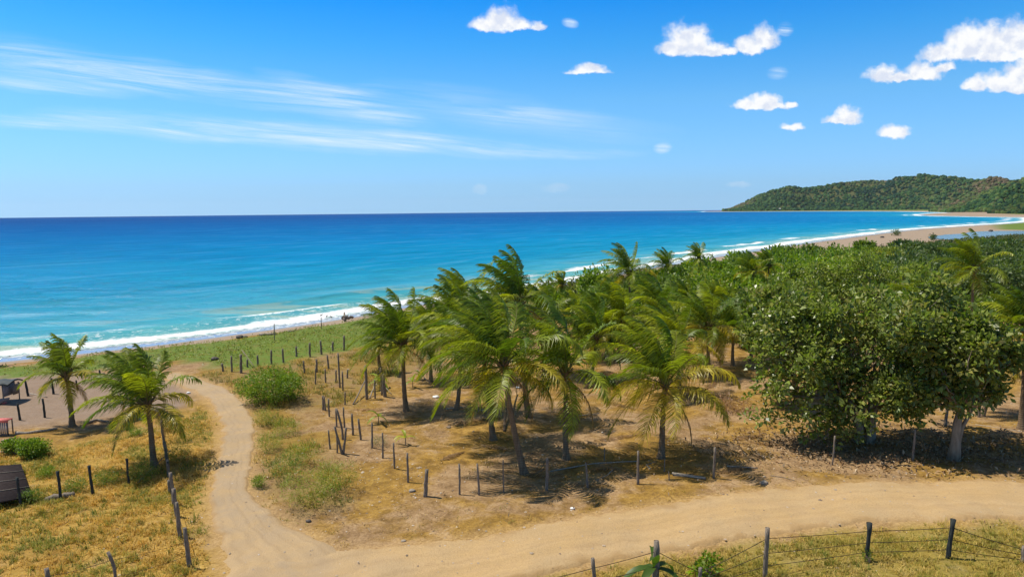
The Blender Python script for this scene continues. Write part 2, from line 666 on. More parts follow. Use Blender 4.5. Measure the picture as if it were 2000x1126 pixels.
SCRUB = gpoly([(370, 735), (430, 722), (600, 700), (850, 640), (860, 690), (700, 790), (640, 800), (560, 800), (640, 870), (690, 920), (700, 980), (600, 1000), (500, 965),
               (495, 880), (490, 800), (440, 755)])
RIGHTGRASS = gpoly([(2500, 1080), (2000, 1022), (1700, 1034), (1500, 1058), (1300, 1092), (1040, 1140), (900, 1200), (900, 1500), (2800, 1500)])
GROVE = gpoly([(860, 620), (1100, 590), (1600, 560), (2000, 600), (2400, 640), (2400, 740), (1900, 740), (1500, 740), (1200, 700), (900, 720)])
BEACHGREEN = gpoly([(1936, 438), (2000, 433.6), (2300, 426), (2300, 452), (2000, 449.5), (1950, 448)])

# ------------------------------------------------------------------ ground: one sheet


def axis(a, b, step, lo, hi, g):
    c = list(np.arange(a, b + 1e-6, step))
    s = step
    x = b
    up = []
    while x < hi:
        s *= g
        x += s
        up.append(x)
    s = step
    x = a
    dn = []
    while x > lo:
        s *= g
        x -= s
        dn.append(x)
    return np.array(dn[::-1] + c + up)


def grid(xs, ys):
    nx, ny = len(xs), len(ys)
    X, Y = np.meshgrid(xs, ys)
    i = np.arange(nx * ny).reshape(ny, nx)
    Fq = np.stack([i[:-1, :-1], i[:-1, 1:], i[1:, 1:], i[1:, :-1]], -1).reshape(-1, 4)
    return X.ravel(), Y.ravel(), Fq


xs = axis(-58, 62, 0.34, -2500, 9000, 1.045)
ys = axis(14, 110, 0.34, -1500, 9000, 1.035)
gx, gy, gf = grid(xs, ys)
P = np.stack([gx, gy], 1)
gsd = poly_sd(P, LAND)
gz = height(gx, gy, gsd)
nn = np.sin(gx * 0.9 + 2 * np.sin(gy * 0.5)) * np.sin(gy * 1.1 + np.sin(gx * 0.8))
Pj = P + np.stack([0.5 * np.sin(gy * 1.7 + gx), 0.5 * np.sin(gx * 1.9 - gy * 0.7)], 1)
edge_path = poly_sd(P, PATH_POLY)
edge_road = poly_sd(P, ROAD_POLY)
m_road = np.clip(np.maximum(edge_path, edge_road) / 0.9 + 0.8, 0, 1)
m_straw = np.maximum(soft(Pj, STRAW, 2.0), .7 * soft(Pj, RIGHTGRASS, 1.5))
m_lot = soft(Pj, SANDLOT, 1.6)
m_vine = soft(Pj, VINES, 1.5)
m_scrub = soft(Pj, SCRUB, 2.5)
m_rg = soft(Pj, RIGHTGRASS, 1.2)
m_grove = soft(Pj, GROVE, 4.0)
m_bg = np.clip(poly_sd(P, BEACHGREEN) / 6 + 0.5, 0, 1)
far = np.clip((gy - 75 - 0.15 * gx) / 30, 0, 1)
beachw = np.interp(gy, [60, 110, 200, 330, 420], [11.0, 10.5, 16, 60, 120])
m_sand = np.clip((beachw - gsd) / 2.0 + 0.5, 0, 1)
m_sand = m_sand * (1 - m_bg)
m_green = np.clip(m_vine + m_rg * 0.35 + m_bg + far * (gy > 60), 0, 1) * (1 - m_sand) + m_bg
m_wet = np.clip(1 - gsd / np.interp(gy, [60, 300], [0.9, 3.0]), 0, 1)

m, n, out = newmat('land_surface')
tcn = n.n('ShaderNodeTexCoord')
ob = tcn.outputs['Object']
n_big = n.noise(ob, 0.22, 5, 0.6, 0.3)
n_mid = n.noise(ob, 1.3, 6, 0.65, 0.6)
n_fine = n.noise(ob, 9.0, 6, 0.7)
n_str = n.noise(n.scale(ob, (2.0, 7.0, 1)), 1.0, 6, 0.7, 1.5)
soil = n.ramp(n_mid, [(0.26, (0.19, 0.115, 0.055)), (0.44, (0.33, 0.210, 0.105)), (0.58, (0.43, 0.285, 0.150)), (0.74, (0.54, 0.385, 0.225))])
gold = n.ramp(n_mid, [(0.28, (0.15, 0.085, 0.018)), (0.44, (0.30, 0.175, 0.032)), (0.60, (0.45, 0.270, 0.058)), (0.76, (0.56, 0.37, 0.12))])
dirt = n.mix(n.smooth(n.math('ADD', n_big, n.math('MULTIPLY', n_mid, 0.25)), 0.55, 0.70), gold, soil)
dirt = n.mix(n.lin(n.noise(ob, 3.2, 6, 0.75, 1.0), 0.52, 0.66, 0.0, 0.65), dirt, (0.11, 0.062, 0.026, 1))
dirt = n.mix(n.lin(n_fine, 0.40, 0.66, 0.45, 0.0), dirt, (0.13, 0.072, 0.03, 1))
dirt = n.mix(n.lin(n.noise(ob, 22, 3, 0.8), 0.62, 0.75, 0.0, 0.6), dirt, (0.62, 0.48, 0.32, 1))
straw = n.ramp(n_str, [(0.3, (0.20, 0.125, 0.03)), (0.5, (0.38, 0.235, 0.05)), (0.72, (0.55, 0.39, 0.13))])
straw = n.mix(n.lin(n_mid, 0.52, 0.68, 0.0, 0.6), straw, (0.30, 0.20, 0.11, 1))
green = n.ramp(n_fine, [(0.3, (0.07, 0.115, 0.018)), (0.55, (0.13, 0.19, 0.028)), (0.75, (0.24, 0.25, 0.06))])
sandc = n.ramp(n_mid, [(0.25, (0.25, 0.185, 0.13)), (0.7, (0.37, 0.285, 0.205))])
lotc = n.ramp(n_fine, [(0.25, (0.19, 0.135, 0.095)), (0.7, (0.30, 0.215, 0.15))])
lotc = n.mix(n.lin(n_mid, 0.45, 0.7, 0.0, 0.5), lotc, (0.31, 0.24, 0.19, 1))
roadc = n.ramp(n_fine, [(0.25, (0.38, 0.24, 0.105)), (0.7, (0.54, 0.365, 0.17))])
c = n.mix(n.math('MULTIPLY', n.attr('m_straw'), n.lin(n_big, 0.3, 0.45)), dirt, straw)
c = n.mix(n.math('MULTIPLY', n.attr('m_scrub'), n.lin(n_mid, 0.42, 0.56, 0.1, 0.75)), c, n.mix(n_fine, (0.09, 0.085, 0.018, 1), (0.34, 0.22, 0.05, 1)))
c = n.mix(n.attr('m_lot'), c, lotc)
c = n.mix(n.math('MULTIPLY', n.attr('m_green'), n.lin(n_mid, 0.3, 0.5, 0.45, 1.0)), c, green)
c = n.mix(n.math('MULTIPLY', n.attr('m_road'), n.lin(n_fine, 0.35, 0.6, 0.3, 0.9)), c, roadc)
c = n.mix(n.attr('m_sand'), c, sandc)
wet = n.attr('m_wet')
c = n.mix(wet, c, (0.20, 0.155, 0.125, 1))
rgh = n.lin(wet, 0.3, 1.0, 0.92, 0.25)
hgt = n.math('ADD', n.math('MULTIPLY', n_mid, 0.8), n.math('MULTIPLY', n_fine, 0.5))
principled(n, out, c, rgh, n.lin(wet, 0.3, 1.0, 0.15, 0.5), n.bump(n.math('MULTIPLY', hgt, n.lin(wet, 0, 1, 1.0, 0.1)), 0.7, 0.16))
M_LAND = m
ground = mesh_np('ground', np.stack([gx, gy, gz], 1), gf, M_LAND, attrs=dict(
    m_road=m_road, m_straw=m_straw, m_lot=m_lot, m_scrub=m_scrub, m_green=m_green, m_sand=m_sand, m_wet=m_wet), smooth=True)
tag(ground, kind='structure')

# ------------------------------------------------------------------ dirt road and path


def resample(poly, k):
    d = np.concatenate([[0], np.cumsum(np.hypot(*np.diff(poly, axis=0).T))])
    t = np.linspace(0, d[-1], k)
    # smooth (catmull-like) via cubic interpolation of coordinates
    out = []
    for c in range(2):
        y = poly[:, c]
        mgrad = np.gradient(y, d)
        i = np.clip(np.searchsorted(d, t) - 1, 0, len(d) - 2)
        h = d[i + 1] - d[i]
        s = (t - d[i]) / h
        out.append((2 * s**3 - 3 * s**2 + 1) * y[i] + (s**3 - 2 * s**2 + s) * h * mgrad[i] + (-2 * s**3 + 3 * s**2) * y[i + 1] + (s**3 - s**2) * h * mgrad[i + 1])
    return np.stack(out, 1)


m, n, out = newmat('packed_dirt')
tcn = n.n('ShaderNodeTexCoord')
ob = tcn.outputs['Object']
ac = n.attr('across')
al = n.attr('along')
cv = n.n('ShaderNodeCombineXYZ')
n.put(cv.inputs[0], n.math('MULTIPLY', al, 0.10))
n.put(cv.inputs[1], n.math('MULTIPLY', ac, 9.0))
streak = n.noise(cv.outputs[0], 1.0, 3, 0.5, 0.0)
fine = n.noise(ob, 14, 6, 0.72)
mid = n.noise(ob, 1.1, 5, 0.6, 0.5)
base = n.ramp(streak, [(0.25, (0.46, 0.31, 0.145)), (0.5, (0.53, 0.36, 0.175)), (0.75, (0.59, 0.41, 0.21))])
base = n.mix(n.lin(n.noise(ob, 0.35, 4, 0.6), 0.42, 0.62, 0.0, 0.55), base, (0.46, 0.34, 0.20, 1))
base = n.mix(n.lin(mid, 0.45, 0.7, 0.0, 0.5), base, (0.46, 0.32, 0.18, 1))
grit = n.noise(ob, 34, 3, 0.8)
base = n.mix(n.lin(fine, 0.48, 0.70, 0.0, 0.5), base, (0.33, 0.215, 0.10, 1))
base = n.mix(n.lin(grit, 0.56, 0.72, 0.0, 0.6), base, (0.24, 0.165, 0.09, 1))
base = n.mix(n.math('MULTIPLY', n.attr('pathness'), n.lin(mid, 0.3, 0.6, 0.35, 0.9)), base, n.mix(fine, (0.29, 0.215, 0.135, 1), (0.49, 0.375, 0.25, 1)))
rut = n.math('ADD', n.math('POWER', n.math('COSINE', n.math('MULTIPLY', n.math('SUBTRACT', n.math('ADD', ac, n.math('MULTIPLY', n.math('SUBTRACT', mid, 0.5), 0.10)), 0.5), 17.0)), 6.0), 0.0)
base = n.mix(n.math('MULTIPLY', rut, n.lin(streak, 0.42, 0.62, 0.0, 0.45)), base, n.mix(1.0, base, (0.76, 0.74, 0.72, 1), 'MULTIPLY'))
edge = n.smooth(n.math('ADD', n.math('ABSOLUTE', n.math('SUBTRACT', ac, 0.5)), n.math('ADD', n.math('MULTIPLY', n.math('SUBTRACT', mid, 0.5), 0.34), n.math('MULTIPLY', n.math('SUBTRACT', fine, 0.5), 0.16))), 0.36, 0.5)
base = n.mix(n.math('MULTIPLY', edge, n.math('SUBTRACT', 0.8, n.math('MULTIPLY', n.attr('openedge'), 0.8))), base, n.mix(fine, (0.30, 0.185, 0.075, 1), (0.46, 0.30, 0.14, 1)))
hgt = n.math('ADD', n.math('MULTIPLY', grit, 0.35), n.math('ADD', n.math('MULTIPLY', fine, 0.8), n.math('MULTIPLY', mid, 0.9)))
principled(n, out, base, 0.95, 0.12, n.bump(hgt, 0.7, 0.09))
M_ROAD = m


def strip(name, L, R, k, across, lift, pathness, jit):
    rng = np.random.default_rng(5)
    A, B = resample(L, k), resample(R, k)
    V, at, al, pn = [], [], [], []
    t = np.linspace(0, 1, across)
    j = np.interp(np.arange(k), np.arange(0, k, 3), rng.uniform(-1, 1, len(np.arange(0, k, 3)))) * jit
    j2 = np.interp(np.arange(k), np.arange(0, k, 4), rng.uniform(-1, 1, len(np.arange(0, k, 4)))) * jit
    D = B - A
    nrm = D / np.linalg.norm(D, axis=1)[:, None]
    A = A + nrm * (j + rng.uniform(-.4, .4, k) * jit)[:, None]
    B = B + nrm * (j2 + rng.uniform(-.4, .4, k) * jit)[:, None]
    dist = np.concatenate([[0], np.cumsum(np.hypot(*np.diff((A + B) / 2, axis=0).T))])
    X = A[:, None, :] * (1 - t)[None, :, None] + B[:, None, :] * t[None, :, None]
    X = X.reshape(-1, 2)
    z = height(X[:, 0], X[:, 1])
    # edges tuck into the ground
    tt = np.tile(t, k)
    lv = lift * np.clip(np.minimum(tt, 1 - tt) / 0.06, -1, 1) - 0.012 * (np.minimum(tt, 1 - tt) < 1e-6)
    rut = -0.025 * (np.exp(-((tt - 0.3) / 0.05) ** 2) + np.exp(-((tt - 0.68) / 0.05) ** 2)) * (lift > 0.05)
    V = np.column_stack([X, z + lv + rut])
    i = np.arange(k * across).reshape(k, across)
    Fq = np.stack([i[:-1, :-1], i[:-1, 1:], i[1:, 1:], i[1:, :-1]], -1).reshape(-1, 4)[:, ::-1]
    # make normals face up
    a, b, c_ = V[Fq[0][0]], V[Fq[0][1]], V[Fq[0][2]]
    if np.cross(b - a, c_ - b)[2] < 0:
        Fq = Fq[:, ::-1]
    pth = np.full(len(V), pathness)
    opn = np.zeros(len(V))
    if pathness < .5:                      # where the path joins, the road takes its colour and loses its verge
        sp = poly_sd(X, PATH_JOIN)
        pth = np.clip(sp / 3.5 + .35, 0, 1)
        opn = np.clip(sp / 1.0 + .8, 0, 1)
    else:
        opn = np.clip((poly_sd(X, ROAD_POLY) + 3.0) / 2.5, 0, 1)
        pth = 1 - np.clip((poly_sd(X, ROAD_POLY) + 4.0) / 8.0, 0, .65)
    o = mesh_np(name, V, Fq, M_ROAD, attrs=dict(across=tt, along=np.repeat(dist, across), pathness=pth, openedge=opn), smooth=True)
    return tag(o, kind='structure')


PATH_JOIN = gpoly([(428, 1060), (434, 1110), (434, 1250), (560, 1200), (760, 1110), (645, 1060), (545, 1016)])
strip('dirt_path', PATH_L, PATH_R, 170, 22, 0.05, 1.0, 0.16)
strip('dirt_road', ROAD_U, ROAD_D, 320, 40, 0.075, 0.0, 0.16)

# ------------------------------------------------------------------ sea
rs = [38.0]
while rs[-1] < 700:
    rs.append(rs[-1] * 1.0052)
while rs[-1] < 19000:
    rs.append(rs[-1] * 1.03)
rs = np.array(rs)
az = np.radians(np.concatenate([np.linspace(-100, -46, 40, endpoint=False), np.linspace(-46, 46, 560), np.linspace(46, 100, 30)[1:]]))
AZ, RR = np.meshgrid(az, rs)
wx, wy = (RR * np.sin(AZ)).ravel(), (RR * np.cos(AZ)).ravel()
i = np.arange(len(wx)).reshape(len(rs), len(az))
wf = np.stack([i[:-1, :-1], i[:-1, 1:], i[1:, 1:], i[1:, :-1]], -1).reshape(-1, 4)
sdl, arc = poly_sd(np.stack([wx, wy], 1), LAND, ARC)
off = -sdl
arc0 = ARC[3]
arc_rel = arc - arc0
wsc = np.interp(arc_rel, [-60, 0, 40, 80, 130, 220, 400, 700], [1.5, 1.4, 1.2, 1.2, 1.5, 1.9, 2.2, 3.0])
offn = off / wsc
ph = offn * 2 * math.pi / 9.0 + 1.2 * np.sin(arc_rel / 23.0) + 0.5 * np.sin(arc_rel / 7.0)
env = np.clip((offn - 4) / 8, 0, 1) * np.clip((90 - offn) / 60, 0, 1)
swell = 0.28 * env * (np.maximum(0, np.sin(ph)) ** 3)
wz = SEA_Z - (wx ** 2 + wy ** 2) / (2 * RE) + swell * np.clip(1.4 - RR.ravel() / 500, 0, 1)
keep = off[wf].max(1) > -12
used = np.unique(wf[keep])
remap = np.full(len(wx), -1)
remap[used] = np.arange(len(used))
wf = remap[wf[keep]]
m, n, out = newmat('sea_water')
tcn = n.n('ShaderNodeTexCoord')
ob = tcn.outputs['Object']
o_ = n.attr('off')
on_ = n.attr('offn')
ar = n.attr('arc')
cv = n.n('ShaderNodeCombineXYZ')
n.put(cv.inputs[0], n.math('MULTIPLY', ar, 0.03))
n.put(cv.inputs[1], n.math('MULTIPLY', o_, 0.14))
sn1 = n.noise(cv.outputs[0], 1.0, 6, 0.6, 0.6)          # long wave bands parallel to the beach
wdist = n.math('LOGARITHM', n.math('ADD', n.math('MAXIMUM', o_, 0.0), 1.0), 10.0)
wdist = n.math('ADD', wdist, n.lin(n.noise(n.scale(ob, (0.004, 0.02, 1)), 1.0, 5, 0.6, 0.5), 0.3, 0.7, -0.10, 0.10))
tcol = n.math('DIVIDE', wdist, 4.0)
deep = n.ramp(tcol, [
    (0.0, (0.28, 0.33, 0.26)), (0.17, (0.17, 0.36, 0.33)), (0.28, (0.06, 0.33, 0.37)), (0.36, (0.045, 0.32, 0.46)), (0.44, (0.006, 0.24, 0.42)),
    (0.53, (0.001, 0.215, 0.44)), (0.60, (0.0006, 0.165, 0.41)), (0.71, (0.0005, 0.102, 0.33)), (0.82, (0.0004, 0.064, 0.26)), (1.0, (0.0003, 0.050, 0.22))])
wn = n.noise(n.scale(ob, (0.05, 0.22, 1)), 1.0, 7, 0.68, 0.7)
wn2 = n.noise(n.scale(ob, (0.35, 1.5, 1)), 1.0, 5, 0.65, 0.4)
wn3 = n.noise(n.scale(ob, (0.006, 0.035, 1)), 1.0, 6, 0.6, 0.4)
deep = n.mix(n.lin(wn3, 0.38, 0.62, 0.0, 0.6), deep, n.mix(1.0, deep, (0.70, 0.84, 0.90, 1), 'MULTIPLY'))
deep = n.mix(n.lin(wn, 0.40, 0.62, 0.0, 0.8), deep, n.mix(1.0, deep, (0.62, 0.80, 0.88, 1), 'MULTIPLY'))
deep = n.mix(n.lin(sn1, 0.50, 0.66, 0.0, 0.6), deep, n.mix(1.0, deep, (0.75, 0.74, 0.62, 1), 'MULTIPLY'))
deep = n.mix(n.lin(sn1, 0.46, 0.34, 0.0, 0.3), deep, n.mix(0.5, deep, (0.16, 0.40, 0.60, 1)))
deep = n.mix(n.lin(wn2, 0.5, 0.75, 0.0, 0.45), deep, n.mix(1.0, deep, (2.2, 1.4, 1.25, 1), 'MULTIPLY'))
# sand stirred up in patches close to the surf
stir = n.math('MULTIPLY', n.smooth(o_, 34, 12), n.smooth(n.noise(n.scale(ob, (0.05, 0.12, 1)), 1.0, 4), 0.50, 0.62))
deep = n.mix(n.math('MULTIPLY', stir, 0.55), deep, (0.36, 0.40, 0.28, 1))
# foam
cf = n.n('ShaderNodeCombineXYZ')
n.put(cf.inputs[0], n.math('MULTIPLY', ar, 0.045))
n.put(cf.inputs[1], n.math('MULTIPLY', on_, 0.12))
fw = n.noise(cf.outputs[0], 1.0, 4, 0.55, 0.3)
ff = n.noise(ob, 1.1, 7, 0.72, 0.6)
fl = n.n('ShaderNodeTexVoronoi', feature='DISTANCE_TO_EDGE')
n.put(fl.inputs['Vector'], ob)
fl.inputs['Scale'].default_value = 0.8
lace = n.smooth(fl.outputs['Distance'], 0.16, 0.02)
ow = n.math('ADD', on_, n.lin(fw, 0.3, 0.7, -1.6, 1.6))
ow = n.math('ADD', ow, n.lin(ff, 0.3, 0.7, -1.0, 1.0))


def band(v, a, b, c_, d):
    return n.math('MULTIPLY', n.smooth(v, a, b), n.smooth(v, d, c_))


seg = n.noise(cf.outputs[0], 0.55, 2, 0.5)
b1 = band(ow, 2.1, 3.0, 4.9, 6.4)
b1b = n.math('MULTIPLY', band(ow, 0.3, 1.2, 2.3, 4.0), n.math('MULTIPLY', n.lin(ff, 0.40, 0.58), 0.75))
b2 = n.math('MULTIPLY', band(ow, 9.3, 10.0, 10.6, 12.2), n.smooth(seg, 0.50, 0.56))
b3 = n.math('MULTIPLY', band(ow, 5.5, 7.0, 9.0, 12.5), n.math('MULTIPLY', n.smooth(ff, 0.52, 0.64), n.lin(seg, 0.35, 0.55, 0.15, 0.6)))
ed = n.math('MULTIPLY', band(on_, -0.5, -0.1, 0.15, 0.45), 0.35)
cap = n.math('MULTIPLY', n.smooth(wn2, 0.765, 0.80), n.smooth(wn, 0.52, 0.6))
cap = n.math('MULTIPLY', cap, n.math('MULTIPLY', n.smooth(o_, 10, 30), 0.7))
foam = b1
for b_ in (b1b, b2, b3, ed, cap):
    foam = n.math('MAXIMUM', foam, b_)
foamc = n.ramp(ff, [(0.3, (0.66, 0.70, 0.72)), (0.6, (0.84, 0.86, 0.87))])
base = n.mix(foam, deep, foamc)
film = n.smooth(n.math('ADD', on_, n.lin(ff, 0.3, 0.7, -0.3, 0.3)), 2.9, 1.5)
base = n.mix(n.math('MULTIPLY', film, n.math('SUBTRACT', 1.0, foam)), base, (0.30, 0.28, 0.28, 1))
bh = n.math('ADD', n.math('MULTIPLY', wn, 1.6), n.math('MULTIPLY', wn2, 0.45))
fade = n.lin(film, 0, 1, 1.0, 0.05)
nrm = n.bump(n.math('MULTIPLY', bh, fade), 0.7, 0.8)
df = n.n('ShaderNodeBsdfDiffuse')
n.put(df.inputs['Color'], base)
n.put(df.inputs['Normal'], nrm)
gl = n.n('ShaderNodeBsdfGlossy')
gl.inputs['Roughness'].default_value = 0.16
n.put(gl.inputs['Color'], (0.85, 0.95, 1.0, 1))
n.put(gl.inputs['Normal'], nrm)
gf_ = n.lin(film, 0, 1, 0.05, 0.5)
gf_ = n.math('MULTIPLY', gf_, n.math('SUBTRACT', 1.0, foam))
mx = n.n('ShaderNodeMixShader')
n.put(mx.inputs[0], gf_)
n.nt.links.new(df.outputs[0], mx.inputs[1])
n.nt.links.new(gl.outputs[0], mx.inputs[2])
n.nt.links.new(mx.outputs[0], out.inputs[0])
sea = mesh_np('sea', np.stack([wx, wy, wz], 1)[used], wf[:, ::-1], m, attrs=dict(off=off[used], offn=offn[used], arc=arc_rel[used]), smooth=True)
tag(sea, kind='structure')

# lagoon behind the beach
lag = np.array([unproject(x, y, -1.5) for x, y in [(1845, 458), (1880, 456), (1900, 452.5), (1940, 451), (2000, 450.5), (2150, 448), (2300, 447), (2500, 465), (2200, 472), (2000, 471), (1900, 470), (1860, 468), (1820, 465)]])
lagr = resample(np.concatenate([lag, lag[:1]]), 90)[:-1]
cen = lagr.mean(0)
V = [(cen[0], cen[1], 0)]
K = 6
for k in range(1, K + 1):
    for p in lagr:
        q = cen + (p - cen) * k / K
        V.append((q[0], q[1], 0))
V = np.array(V)
V[:, 2] = -1.50
nl = len(lagr)
Fq = []
for k in range(K):
    for j in range(nl):
        j2 = (j + 1) % nl
        if k == 0:
            continue
        a = 1 + (k - 1) * nl
        b = 1 + k * nl
        Fq.append((a + j, a + j2, b + j2, b + j))
tri = [(0, 1 + j, 1 + (j + 1) % nl, 1 + (j + 2) % nl) for j in range(0, nl - 1, 2)]
m, n, out = newmat('lagoon_water')
tcn = n.n('ShaderNodeTexCoord')
nz = n.noise(n.scale(tcn.outputs['Object'], (0.3, 0.8, 1)), 1.0, 4)
principled(n, out, (0.16, 0.22, 0.28, 1), 0.12, 0.9, n.bump(nz, 0.08, 0.2))
lago = mesh_np('lagoon', V, Fq + tri, m)
tag(lago, kind='structure')

# ------------------------------------------------------------------ hills across the bay


def hor(px):
    return 411.6 - 0.01036 * (px - 1000)


def vnoise(x, y, s, seed=0):
    return np.array([mnoise.fractal(Vector((a * s + seed, b * s - seed, seed * 0.7)), 1.0, 2.0, 4) for a, b in zip(x, y)])


FCOL = np.array([(0.030, 0.075, 0.030), (0.055, 0.110, 0.034), (0.018, 0.052, 0.030), (0.10, 0.145, 0.042), (0.085, 0.105, 0.045), (0.15, 0.115, 0.065)])


def hill(idx, foot, ridge, prof, x0, x1, ntree, size, seed, tint, extra=0):
    pxs = np.linspace(x0, x1, 150)
    fd_ = np.interp(pxs, *zip(*foot))
    ry = np.interp(pxs, *zip(*ridge))
    depth = np.interp(pxs, [x0, x0 + 60, x0 + 200, x1], [0.06, 0.12, 0.2, 0.25])
    T = np.concatenate([np.linspace(-0.02, 1, 34), np.linspace(1.05, 1.8, 12)])
    uu_ = np.array([pdir(px, hor(px))[0] / pdir(px, hor(px))[1] for px in pxs])
    V = []
    meta = []
    for t in T:
        d = fd_ * (1 + depth * t)
        dr = fd_ * (1 + depth)
        x = uu_ * d
        y = d
        hr = (hor(pxs) - ry) / F_PX * dr * np.sqrt(1 + 0 * uu_) + CAM_H + (dr ** 2) * (1 + uu_ ** 2) / (2 * RE)
        hr = np.maximum(hr - size * 1.1, 0)
        s = np.interp(t, *zip(*prof))
        g = vnoise(x, y, 1 / 420.0, seed)
        g2 = vnoise(x, y, 1 / 120.0, seed + 9)
        mod = 1 + (0.65 * g + 0.15 * g2) * 4 * np.clip(t, 0, 1) * np.clip(1 - t, 0, 1)
        z = -2.5 + (hr + 2.5) * s * mod - (d ** 2) * (1 + uu_ ** 2) / (2 * RE)
        V.append(np.stack([x, y, z], 1))
    V = np.concatenate(V)
    nx, ny = len(pxs), len(T)
    i = np.arange(nx * ny).reshape(ny, nx)
    Fq = np.stack([i[:-1, :-1], i[:-1, 1:], i[1:, 1:], i[1:, :-1]], -1).reshape(-1, 4)
    cn = 0.5 + 0.5 * vnoise(V[:, 0], V[:, 1], 1 / 260.0, seed + 3)
    col = np.array([0.05, 0.075, 0.025])[None] * (1 - cn[:, None]) + np.array([0.12, 0.115, 0.045])[None] * cn[:, None]
    o = mesh_np('hill', V, Fq, M_FOREST, col=col * tint, smooth=True)
    tag(o, kind='structure')
    # tree crowns over the slope, as one far-off wood
    rng = np.random.default_rng(seed)
    Vg = V.reshape(ny, nx, 3)
    a = rng.uniform(0, nx - 1.001, ntree)
    b = rng.uniform(0, 36, ntree)
    ia, ib = a.astype(int), b.astype(int)
    fa, fb2 = (a - ia)[:, None], (b - ib)[:, None]
    Pp = (Vg[ib, ia] * (1 - fa) * (1 - fb2) + Vg[ib, ia + 1] * fa * (1 - fb2) + Vg[ib + 1, ia] * (1 - fa) * fb2 + Vg[ib + 1, ia + 1] * fa * fb2)
    dome = [(0, 0, 1)]
    for (el, k) in ((50, 6), (12, 7)):
        for j in range(7):
            th = 2 * math.pi * (j + (0.5 if el == 12 else 0)) / 7
            dome.append((math.cos(th) * math.cos(math.radians(el)), math.sin(th) * math.cos(math.radians(el)), math.sin(math.radians(el))))
    for j in range(7):
        th = 2 * math.pi * j / 7
        dome.append((0.8 * math.cos(th), 0.8 * math.sin(th), -0.6))
    dome = np.array(dome)
    df_ = []
    for j in range(7):
        j2 = (j + 1) % 7
        df_.append((0, 1 + j, 1 + j2, 1 + j2))
        df_.append((1 + j, 8 + j, 8 + j2, 1 + j2))
        df_.append((8 + j, 15 + j, 15 + j2, 8 + j2))
    tris = []
    for q in df_:
        tris.append(q[:3])
        if q[2] != q[3]:
            tris.append((q[0], q[2], q[3]))
    tris = np.array(tris)
    sz = size * np.clip(rng.lognormal(0, 0.4, ntree), .4, 1.7)
    VV = dome[None] * (1 + rng.uniform(-0.22, 0.22, (ntree, len(dome), 1)))
    VV = VV * np.stack([sz, sz, sz * rng.uniform(0.7, 1.1, ntree)], 1)[:, None, :] + (Pp + np.stack([0 * sz, 0 * sz, sz * 0.35], 1))[:, None, :]
    TF = (tris[None] + (np.arange(ntree) * len(dome))[:, None, None]).reshape(-1, 3)
    cl = 1.25 * vnoise(Pp[:, 0], Pp[:, 1], 1 / 420.0, seed + 5) + rng.normal(0, 0.24, ntree)
    ci = np.clip(np.interp(cl, [-0.8, -0.3, 0.0, 0.3, 0.62, 0.95], [2, 0, 1, 3, 4, 5]).round().astype(int), 0, 5)
    cc = FCOL[ci] * rng.uniform(0.75, 1.3, (ntree, 1)) * tint
    o = mesh_np('hillside_forest', VV.reshape(-1, 3), TF, M_FOREST, col=np.repeat(cc, len(dome), 0), smooth=True)
    tag(o, ['far wooded headland sloping into the sea', 'nearer wooded hill behind the sand spit', 'darkest wooded hill at the right edge'][idx], 'forest', kind='stuff')


PROF = [(-0.02, -0.02), (0.0, 0.012), (0.10, 0.05), (0.16, 0.10), (0.45, 0.52), (0.75, 0.85), (1.0, 1.0), (1.3, 0.9), (1.8, 0.2)]
PROF2 = [(-0.02, -0.02), (0.0, 0.02), (0.08, 0.14), (0.3, 0.42), (0.7, 0.84), (1.0, 1.0), (1.3, 0.92), (1.8, 0.3)]
hill(0, [(1410, 4300), (1500, 4050), (1700, 3900), (1830, 3400), (1950, 3100), (2700, 2700)],
     [(1410, 411.5), (1425, 408), (1450, 397), (1480, 381), (1510, 371), (1540, 364), (1570, 368), (1600, 364), (1640, 358), (1700, 353), (1740, 355), (1780, 352),
      (1820, 347), (1850, 344), (1880, 348), (1910, 353), (1935, 347), (1970, 355), (2000, 350), (2100, 345), (2300, 350), (2700, 360)],
     PROF, 1412, 2700, 17000, 6.2, 3, 1.0)
hill(1, [(1815, 2050), (1850, 1800), (1950, 1620), (2700, 1300)],
     [(1815, 413), (1840, 409), (1870, 400), (1900, 386), (1930, 373), (1965, 360), (2000, 347), (2100, 335), (2400, 340), (2700, 350)],
     PROF2, 1818, 2700, 8000, 4.2, 17, 1.05)
hill(2, [(1930, 1350), (2000, 1250), (2700, 1000)],
     [(1930, 414), (1950, 402), (1975, 391), (2000, 381), (2040, 370), (2200, 350), (2700, 355)],
     PROF2, 1934, 2700, 4500, 3.4, 29, 0.8)

# ================================================================== things
WIND = Vector((-1.0, 0.22, 0.0)).normalized()
GOLD = math.radians(137.508)


def nrm_(a):
    return a / np.maximum(np.linalg.norm(a, axis=-1, keepdims=True), 1e-9)


